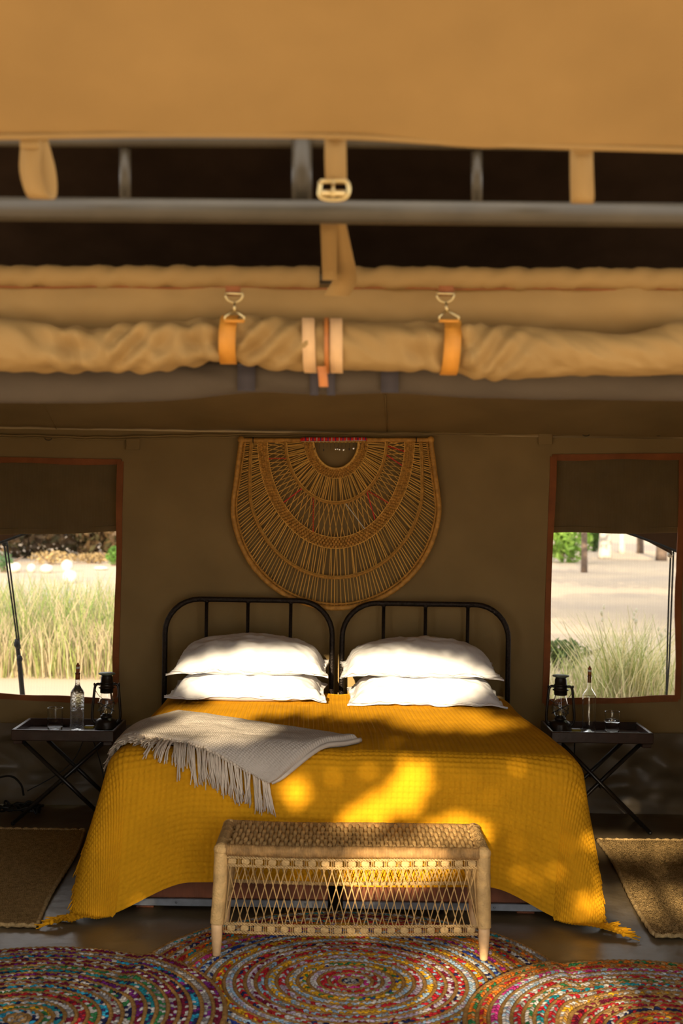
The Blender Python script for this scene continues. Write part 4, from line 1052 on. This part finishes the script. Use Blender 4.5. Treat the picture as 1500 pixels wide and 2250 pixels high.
rug(cR[0], cR[1], .80, 0.001, [('grey', 'navy', 'white'), ('white', 'pink', 'red'), ('red', 'white', 'grey'), ('white', 'lilac', 'pink'), ('yellow', 'green', 'white', 'blue'), ('sky', 'white', 'yellow'), ('lilac', 'red', 'white'), ('yellow', 'sky', 'white'),
    ('red', 'sky', 'grey'), ('lilac', 'white', 'maroon'), ('red', 'white', 'navy'), ('sky', 'white', 'lilac'), ('yellow', 'red', 'sky'), ('white', 'sky', 'navy'), ('blue', 'sky', 'white'), ('pink', 'sky', 'orange', 'purple'), ('yellow', 'lilac', 'tanb'), ('orange', 'red', 'teal'), ('white', 'navy', 'red'), ('maroon', 'grey', 'orange'), ('white', 'grey', 'teal')], 5,
    'round multicoloured braided rug under the feet of the wicker bench')
lR = G(38, 2246); rR_ = np.array((1.155, 4.275, 0))
rug(lR[0], lR[1], .685, 0.001, [('tanb', 'white', 'grey'), ('cyan', 'white', 'navy'), ('green', 'yellow', 'white'), ('teal', 'white', 'navy'), ('white', 'grey', 'maroon'), ('red', 'maroon', 'white'), ('green', 'white', 'red'), ('cyan', 'navy', 'white'), ('grey', 'maroon', 'white'), ('white', 'navy', 'green'), ('purple', 'maroon', 'white'), ('teal', 'navy', 'white'), ('green', 'grey', 'white'), ('maroon', 'purple', 'white'), ('maroon', 'white', 'navy'), ('cyan', 'purple', 'navy', 'white'), ('grey', 'white', 'purple'), ('maroon', 'white', 'purple')], 6,
    'round braided rug in maroon, teal and grey, overlapping the rug under the bench', (cR[0], cR[1], .80, .019))
rug(rR_[0], rR_[1], .685, 0.001, [('red', 'white', 'grey'), ('orange', 'red', 'tanb'), ('red', 'navy', 'white'), ('yellow', 'red', 'white'), ('red', 'orange', 'tanb'), ('navy', 'red', 'white'), ('red', 'tanb', 'maroon'), ('white', 'red', 'tanb'), ('maroon', 'tanb', 'red'), ('tanb', 'white', 'yellow'), ('red', 'grey', 'white'), ('teal', 'white', 'red'), ('white', 'tanb', 'green'), ('red', 'white', 'grey'), ('white', 'lilac', 'sky'), ('pink', 'sky', 'white'), ('orange', 'red', 'tanb'), ('orange', 'green', 'tanb')], 11,
    'round braided rug in red, orange and jute, overlapping the rug under the bench', (cR[0], cR[1], .80, .019))

# ------------------------------------------------------------------ outside: guy ropes, rocks, grass, bushes, trees
def rope(pts, r, label, extra=None):
    root = thing('guy_rope', pts[-1], label, 'rope', 'guy ropes outside the windows')
    mk('line', tube(bez(pts, 10), r, 6), M_rope, root); return root
a = P(8, 1190, 8.5); b = P(40, 1425, 8.9); c = P(48, 1530, 9.1); c2 = G(62, 1660, -.02)
r1 = rope([a, b], .006, 'doubled black guy rope with a thick lower end, outside the window by the throw')
mk('line', tube([P(15, 1192, 8.48), P(44, 1425, 8.88)], .006, 6), M_rope, r1)
mk('thick_end', tube(bez([P(36, 1405, 8.9), P(42, 1450, 8.95), P(50, 1532, 9.1), P(58, 1600, 9.25)], 6), np.linspace(.014, .022, 19), 8), M_rope, r1)
for px, py in ((10, 1192), (37, 1415), (43, 1448)):
    mk('knot', ellipsoid(P(px, py, 8.82 if py > 1300 else 8.47), (.022, .022, .028), 8, 6), M_rope, r1)
r2 = rope([P(1473, 1215, 8.5), P(1468, 1340, 8.7), P(1463, 1532, 9.0), P(1461, 1620, 9.3), G(1460, 1660, -.025)], .006, 'doubled thin black guy rope outside the window by the bed without a throw')
mk('line', tube([P(1480, 1190, 8.45), P(1470, 1450, 8.9), P(1464, 1535, 9.0)], .006, 6), M_rope, r2)
mk('knot', ellipsoid(P(1472, 1218, 8.5), (.022, .022, .024), 8, 6), M_pale, r2)
cn = P(1478, 1195, 8.40)
fc = thing('fly_corner', cn, 'pale canvas tab and green webbing at the corner of the fly sheet', 'fly corner')
mk('canvas_tab', box(cn[0]-.045, cn[0]+.03, cn[1]-.01, cn[1]+.01, cn[2]+.02, cn[2]+.10, .004), M_roll, fc, False)
mk('webbing', ribbon(np.array([P(1400, 1160, 8.42), P(1440, 1180, 8.42), P(1480, 1192, 8.42), P(1520, 1180, 8.42)]), (0, .2, 1), .09, .006), M_green, fc)
mk('dark_edge', ribbon(np.array([P(1385, 1165, 8.40), P(1425, 1183, 8.40), P(1470, 1207, 8.40), P(1475, 1212, 8.4)]), (0, .2, 1), .05, .008), M_tray, fc)

def rock(px, py, wpx, hpx, label, m=M_rock):
    p = G(px, py, -.03); k = p[1]/F_PX; V, F = ellipsoid((0, 0, 0), (1, 1, 1), 14, 9)
    V = V*(1+.16*fbm(V[:, 0]*1.5+px, V[:, 1]*1.5+V[:, 2]*1.7, int(px))[:, None])
    V = V*np.array((wpx*k/2, wpx*k/2*.9, hpx*k/2))+np.array((p[0], p[1], -.03+hpx*k*.46))
    o = mk('rock', (V, F), m, loc=(p[0], p[1], -.03)); tag(o, label, 'rock', 'pale rocks outside the window'); return o
rock(154, 1281, 34, 30, 'grey rounded rock with a paler one right behind it')
rock(147, 1257, 26, 28, 'pale rock standing behind the grey rounded one')
rock(102, 1259, 30, 20, 'low pale rock next to the pair of rocks')
rock(69, 1258, 20, 20, 'small pale rock between two larger pale ones')
rock(30, 1258, 34, 24, 'wide pale rock nearest the guy rope with thick end')
rock(222, 1252, 34, 8, 'flat pale stone lying by the brushwood')
def blades(n, fx, H, wv, cols, seed, bend=.35):
    rr = np.random.default_rng(seed); p = fx(rr, n); h = H*(.45+.75*rr.random(n)); az = rr.random(n)*2*math.pi; bd = bend*h*(.3+rr.random(n))
    dx, dy = np.cos(az)*bd, np.sin(az)*bd; wa = rr.random(n)*2*math.pi; wx, wy = np.cos(wa)*wv, np.sin(wa)*wv
    z0 = np.full(n, -.03)
    V = np.stack([np.stack([p[:, 0]-wx, p[:, 1]-wy, z0], 1), np.stack([p[:, 0]+wx, p[:, 1]+wy, z0], 1),
                  np.stack([p[:, 0]+dx*.35+wx*.8, p[:, 1]+dy*.35+wy*.8, z0+h*.6], 1), np.stack([p[:, 0]+dx*.35-wx*.8, p[:, 1]+dy*.35-wy*.8, z0+h*.6], 1),
                  np.stack([p[:, 0]+dx+wx*.15, p[:, 1]+dy+wy*.15, z0+h], 1), np.stack([p[:, 0]+dx-wx*.15, p[:, 1]+dy-wy*.15, z0+h], 1)], 1).reshape(-1, 3)
    f = (np.arange(n)*6)[:, None, None]+np.array([(0, 1, 2, 3), (3, 2, 4, 5)])[None]
    cc = np.array(cols)[rr.integers(0, len(cols), n)]*(1+rr.normal(0, .15, (n, 1)))
    return V, f.reshape(-1, 4), np.repeat(np.clip(cc, 0, 1), 6, 0)
def wedge(d0, d1, pa, pb):
    def f(rr, n):
        d = d0+(d1-d0)*rr.random(n)**1.2; x = (lerp(pa, pb, rr.random(n))-750)/F_PX*d; return np.stack([x, d], 1)
    return f
STR, GRN, LIM, BLU = (.60, .50, .33), (.20, .31, .09), (.36, .42, .14), (.50, .54, .58)
def field(name, args, label):
    V, f, c = blades(*args); o = mk(name, (V, f), M_grass, col=c, smooth_=False); tag(o, label, 'grass', None, 'stuff')
field('tall_grass', (9000, wedge(14.0, 17.5, -800, 420), .80, .007, [GRN, LIM, LIM, STR, STR], 201), 'tall green and straw grass outside the window by the throw')
field('straw_grass', (6500, wedge(13.2, 15.0, -800, 420), .55, .006, [STR, STR, LIM], 202), 'short straw-coloured grass in front of the tall green grass')
field('blue_grey_grass', (3800, wedge(18.5, 23, -800, 420), .50, .010, [BLU, BLU, STR], 203), 'blue-grey feathery grass beyond the tall green grass')
field('pale_tall_grass', (3600, wedge(10.6, 13.0, 1120, 1900), .42, .006, [STR, (.86, .76, .50), LIM], 204), 'pale sunlit grass at the foot of the window by the bed without a throw')
# the big tuft with seed heads
tp_ = G(1375, 1585, -.03)
tuft = thing('grass_tuft', tp_, 'large pale grass tuft with pale seed heads outside the window', 'grass tuft')
V, f, c = blades(900, lambda rr, n: np.stack([tp_[0]+rr.normal(0, .16, n), tp_[1]+rr.normal(0, .14, n)], 1), 0.80, .005, [(.88, .82, .55), (.85, .76, .42), LIM], 211, .55)
mk('blade_cluster', (V, f), M_grass, tuft, False, col=c)['kind'] = 'stuff'
for px, py, bx in ((1322, 1350, 1350), (1395, 1362, 1400), (1378, 1330, 1402), (1452, 1395, 1425), (1290, 1390, 1335), (1236, 1365, 1320), (1345, 1385, 1352), (1432, 1378, 1415)):
    d = tp_[1]+rng.normal(0, .08); e = P(px, py, d); a = P(bx, 1590, d); a[2] = 0
    V_, F_ = tube(bez([a, a+(e-a)*.5+np.array((.01, 0, .02)), e], 8), np.linspace(.005, .003, 17), 5)
    st = mk('seed_stalk', (V_, F_), M_grass, tuft, col=np.tile((.78, .72, .50), (len(V_), 1)))
    if px in (1322, 1395, 1452):
        bb = B()
        for k in range(5): bb.add(ellipsoid(e+rng.normal(0, .014, 3)+np.array((0, 0, -.02+.018*k)), (.011, .011, .022), 6, 4))
        Vh, Fh = bb.get(); mk('seed_head', (Vh, Fh), M_grass, st, col=np.tile((.85, .82, .68), (len(Vh), 1)))
def leafcloud(n, c, rad, size, cols, seed, keep=None):
    rr = np.random.default_rng(seed); v = rr.normal(0, 1, (n, 3)); v /= np.linalg.norm(v, axis=1, keepdims=True); v *= (rr.random((n, 1))**.42)
    p = np.asarray(c)+v*np.asarray(rad)
    if keep is not None: p = p[keep(p)]; n = len(p)
    a = rr.normal(0, 1, (n, 3)); a /= np.linalg.norm(a, axis=1, keepdims=True); b = np.cross(a, rr.normal(0, 1, (n, 3))); b /= np.linalg.norm(b, axis=1, keepdims=True)
    sz = size*(.6+.8*rr.random((n, 1)))
    V = np.stack([p-a*sz, p+b*sz*.45, p+a*sz, p-b*sz*.45], 1).reshape(-1, 3)
    cc = np.array(cols)[rr.integers(0, len(cols), n)]*(1+rr.normal(0, .15, (n, 1)))
    return V, (np.arange(n)*4)[:, None]+np.arange(4)[None], np.repeat(np.clip(cc, 0, 1), 4, 0)
DRK = [(.13, .085, .045), (.18, .115, .055), (.10, .09, .04)]
def bush(px, py, w_, h_, n, cols, label, seed, grp='bushes far behind the tent'):
    p = G(px, py, -.03); o = thing('bush', p, label, 'bush', grp)
    V, f, c = leafcloud(n, (p[0], p[1], h_*.5), (w_/2, w_/2.5, h_*.55), .16 if h_ > 1 else .05, cols, seed)
    V[:, 2] = np.maximum(V[:, 2], -.03)
    q = mk('foliage', (V, f), M_leaf, o, False, col=c); q['kind'] = 'stuff'
    for k in range(3): mk('stem', tube(bez([p, p+np.array((.15*(k-1), .05, h_*.4)), p+np.array((.5*(k-1), .1, h_*.8))], 6), np.linspace(.06, .02, 13), 6), M_bark, o)
for i, (px, py, w_, h_) in enumerate(((-60, 1236, 3.2, 2.6), (60, 1226, 2.8, 2.8), (130, 1216, 3.0, 3.0), (190, 1224, 2.6, 2.6), (250, 1222, 2.4, 2.8), (320, 1228, 3.0, 2.6))):
    bush(px, py, w_, h_, 1500, DRK, ['dark dry thicket behind the guy rope with thick end', 'dark dry thicket behind the wide pale rock', 'dark dry thicket behind the pair of rocks', 'dark dry thicket behind the low brown bush', 'dark dry thicket behind the small bright green bush', 'dark dry thicket hidden mostly by the window tape'][i], 300+i)
for i, (px, py, l_) in enumerate(((-620, 1234, 'dark dry thicket far out where the tall grass ends'), (-480, 1228, 'dark dry thicket standing apart, beyond the blue-grey grass'), (-330, 1232, 'dark dry thicket next to the one standing apart'), (-190, 1226, 'dark dry thicket between the rocks and the one standing apart'))):
    bush(px, py, 3.4, 2.8, 1500, DRK, l_, 340+i)
for i, (px, py, l_) in enumerate(((1580, 1228, 'green bush past the dark tree behind the thick trunk'), (1700, 1234, 'green bush with brown leaves, out past the clearing'), (1830, 1226, 'green bush far out past the clearing'))):
    bush(px, py, 3.0, 2.6, 1200, [(.10, .17, .05), (.16, .14, .06)], l_, 350+i, 'bushes among the trees')
bush(112, 1240, 1.5, .38, 500, [(.50, .36, .16), (.6, .46, .24)], 'low straw-coloured bush in front of the dark thicket', 320, 'low bushes')
bush(205, 1238, 1.6, .32, 500, [(.40, .28, .12), (.45, .33, .16)], 'low brown bush by the flat pale stone', 321, 'low bushes')
bush(250, 1243, .5, .55, 400, [(.16, .34, .05), (.10, .24, .04)], 'small bright green bush at the edge of the dark thicket', 322, 'low bushes')
bush(8, 1258, .5, .55, 260, [(.10, .20, .10), (.14, .26, .10)], 'dark green broad-leaved plant by the guy rope with thick end', 323, 'low bushes')
bush(1235, 1236, 2.2, 2.2, 900, [(.22, .40, .06), (.30, .48, .10)], 'fresh green bush among the trees', 324, 'bushes among the trees')
bush(1305, 1212, 1.6, 1.4, 500, [(.14, .26, .05), (.08, .14, .05)], 'darker green bush behind the slim brown tree', 325, 'bushes among the trees')
bush(1236, 1470, .6, .30, 500, [(.12, .20, .06), (.18, .22, .08)], 'low dark green bush beside the pale grass', 326, 'bushes among the trees')
def tree(px, py, rpx, label, m, seed, h=6.0):
    p = G(px, py, -.03); k = p[1]/F_PX; o = thing('tree', p, label, 'tree', 'trees behind the tent')
    top = p+np.array((.15*math.sin(seed), 0, h*.65))
    mk('trunk', tube(bez([p, p+np.array((.04*math.sin(seed*2), 0, h*.3)), top], 8), np.linspace(rpx*k/2*1.15, rpx*k/2*.7, 17), 10), m, o)
    V, f, c = leafcloud(700, (top[0], top[1], h*.85), (h*.35, h*.35, h*.25), .22, [(.10, .17, .04), (.16, .22, .06)], seed)
    q = mk('crown', (V, f), M_leaf, o, False, col=c); q['kind'] = 'stuff'
for i, (px, py, r_, l_, m_) in enumerate(((1283, 1258, 13, 'slim brown tree standing alone on the shaded ground', M_bark), (1254, 1228, 10, 'brown tree behind the fresh green bush', M_bark), (1328, 1228, 26, 'thick pale trunk shining white among the trees', M_pale),
        (1366, 1216, 12, 'pale slender tree next to the thick pale trunk', M_pale), (1406, 1216, 14, 'leaning brown tree before the sunlit clearing', M_bark), (1452, 1232, 22, 'thick dark trunk by the fly corner', M_bark), (1500, 1222, 14, 'dark tree behind the thick dark trunk', M_bark))):
    tree(px, py, r_, l_, m_, 401+i)

def added_shade_tree(tx, ty, cx, cy, cz, rx, ry, rz, n, label, seed):  # unseen tree, added to shade the ground beyond the right window
    o = thing('tree', (tx, ty, -.03), label, 'tree', 'trees behind the tent')
    mk('trunk', tube(bez([(tx, ty, -.03), (tx-.1, ty, 1.6), (cx+.2, cy, cz)], 8), np.linspace(.16, .06, 17), 9), M_bark, o)
    V, f, c = leafcloud(n, (cx, cy, cz), (rx, ry, rz), .11, [(.10, .16, .04), (.14, .20, .05)], seed)
    q = mk('crown', (V, f), M_leaf, o, False, col=c); q['kind'] = 'stuff'
added_shade_tree(5.2, 10.6, 3.7, 10.6, 3.7, 2.3, 1.8, 1.35, 5200, 'unseen tree with a low wide crown, added for shade beside the fly corner', 451)
added_shade_tree(7.6, 22.5, 6.0, 22.5, 4.0, 3.2, 2.2, 1.5, 5200, 'unseen tree with a low wide crown, added for shade at the edge of the clearing', 452)
added_shade_tree(9.6, 31.0, 8.2, 31.0, 4.4, 3.4, 2.0, 1.5, 4200, 'tall unseen tree added to throw shade across the far clearing', 453)

# ------------------------------------------------------------------ trees in front of the tent, out of view, crowns shaped to dapple the low sun
YT = -3.5
def back(W):                                   # where the sun ray through W crosses the plane of the trees
    k = (W[..., 1]-YT)/SUN_DIR.y
    return np.stack([W[..., 0]-SUN_DIR.x*k, W[..., 2]-SUN_DIR.z*k], -1)
holes = []
def hole(W, rx, rz, rot=0.0):  # gap left in the crowns so that sun lands around W
    c = back(np.asarray(W, dtype=float)); holes.append((c[0], c[1], rx, rz, rot))
hole((-.02, 7.0, .82), .84, .16, 0)                                # pillows
hole((-.55, 6.62, .70), .35, .030, .06); hole((.25, 6.70, .70), .55, .026, -.03); hole((.62, 6.35, .70), .30, .020, .03)
hole(P(440, 1600, 5.95), .16, .030, .1); hole(P(540, 1615, 5.85), .13, .030, .1)
hole(P(905, 1722, 5.45), .05, .075, -.6); hole(P(820, 1785, 5.45), .12, .035, .35); hole(P(650, 1745, 5.45), .004, .02)
hole(P(990, 1822, 5.1), .11, .020); hole(P(870, 1915, 5.45), .22, .055, .2)
hole(G(1010, 2142), .16, .030); hole(G(1240, 2195), .24, .026, -.05); hole(G(1420, 1985), .30, .020); hole(G(1400, 1858), .3, .012)
thin = [(*back(P(1060, 1780, 5.45)), .62, .34, .45), (*back(P(760, 1690, 5.45)), .45, .14, .35), (*back(P(1420, 1940, 6.0)), .35, .16, .3)]
def keep(p):
    k = (p[:, 1]-YT)/SUN_DIR.y; x = p[:, 0]-SUN_DIR.x*k; z = p[:, 2]-SUN_DIR.z*k; ok = np.ones(len(p), dtype=bool)
    for cx, cz, rx, rz, rot in holes:
        c, s = math.cos(rot), math.sin(rot); u = (x-cx)*c+(z-cz)*s; v = -(x-cx)*s+(z-cz)*c
        ok &= (u/(rx+.055))**2+(v/(rz+.055))**2 > 1
    rr = np.random.default_rng(77).random(len(p))
    for cx, cz, rx, rz, pr in thin:                # foliage thinned so part of the sun comes through
        ok &= ~((((x-cx)/rx)**2+((z-cz)/rz)**2 < 1) & (rr < pr))
    return ok
for i, (tx, tz, rx, rz) in enumerate(((-2.7, 3.5, 1.2, 1.9), (-1.3, 3.7, 1.2, 1.9), (.1, 3.6, 1.25, 1.9))):
    o = thing('shade_tree', (tx, YT, -.03), 'leafy tree out of view before the tent entrance, its crown shaped to dapple the sun', 'tree', 'trees before the tent')
    mk('trunk', tube(bez([(tx, YT, -.03), (tx+.1, YT-.1, 1.4), (tx-.1, YT, 2.6)], 8), np.linspace(.06, .03, 17), 9), M_bark, o)
    V, f, c = leafcloud(14000, (tx, YT, tz), (rx, .7, rz), .065, [(.10, .16, .04), (.14, .20, .05)], 500+i, keep)
    q = mk('crown', (V, f), M_leaf, o, False, col=c); q['kind'] = 'stuff'
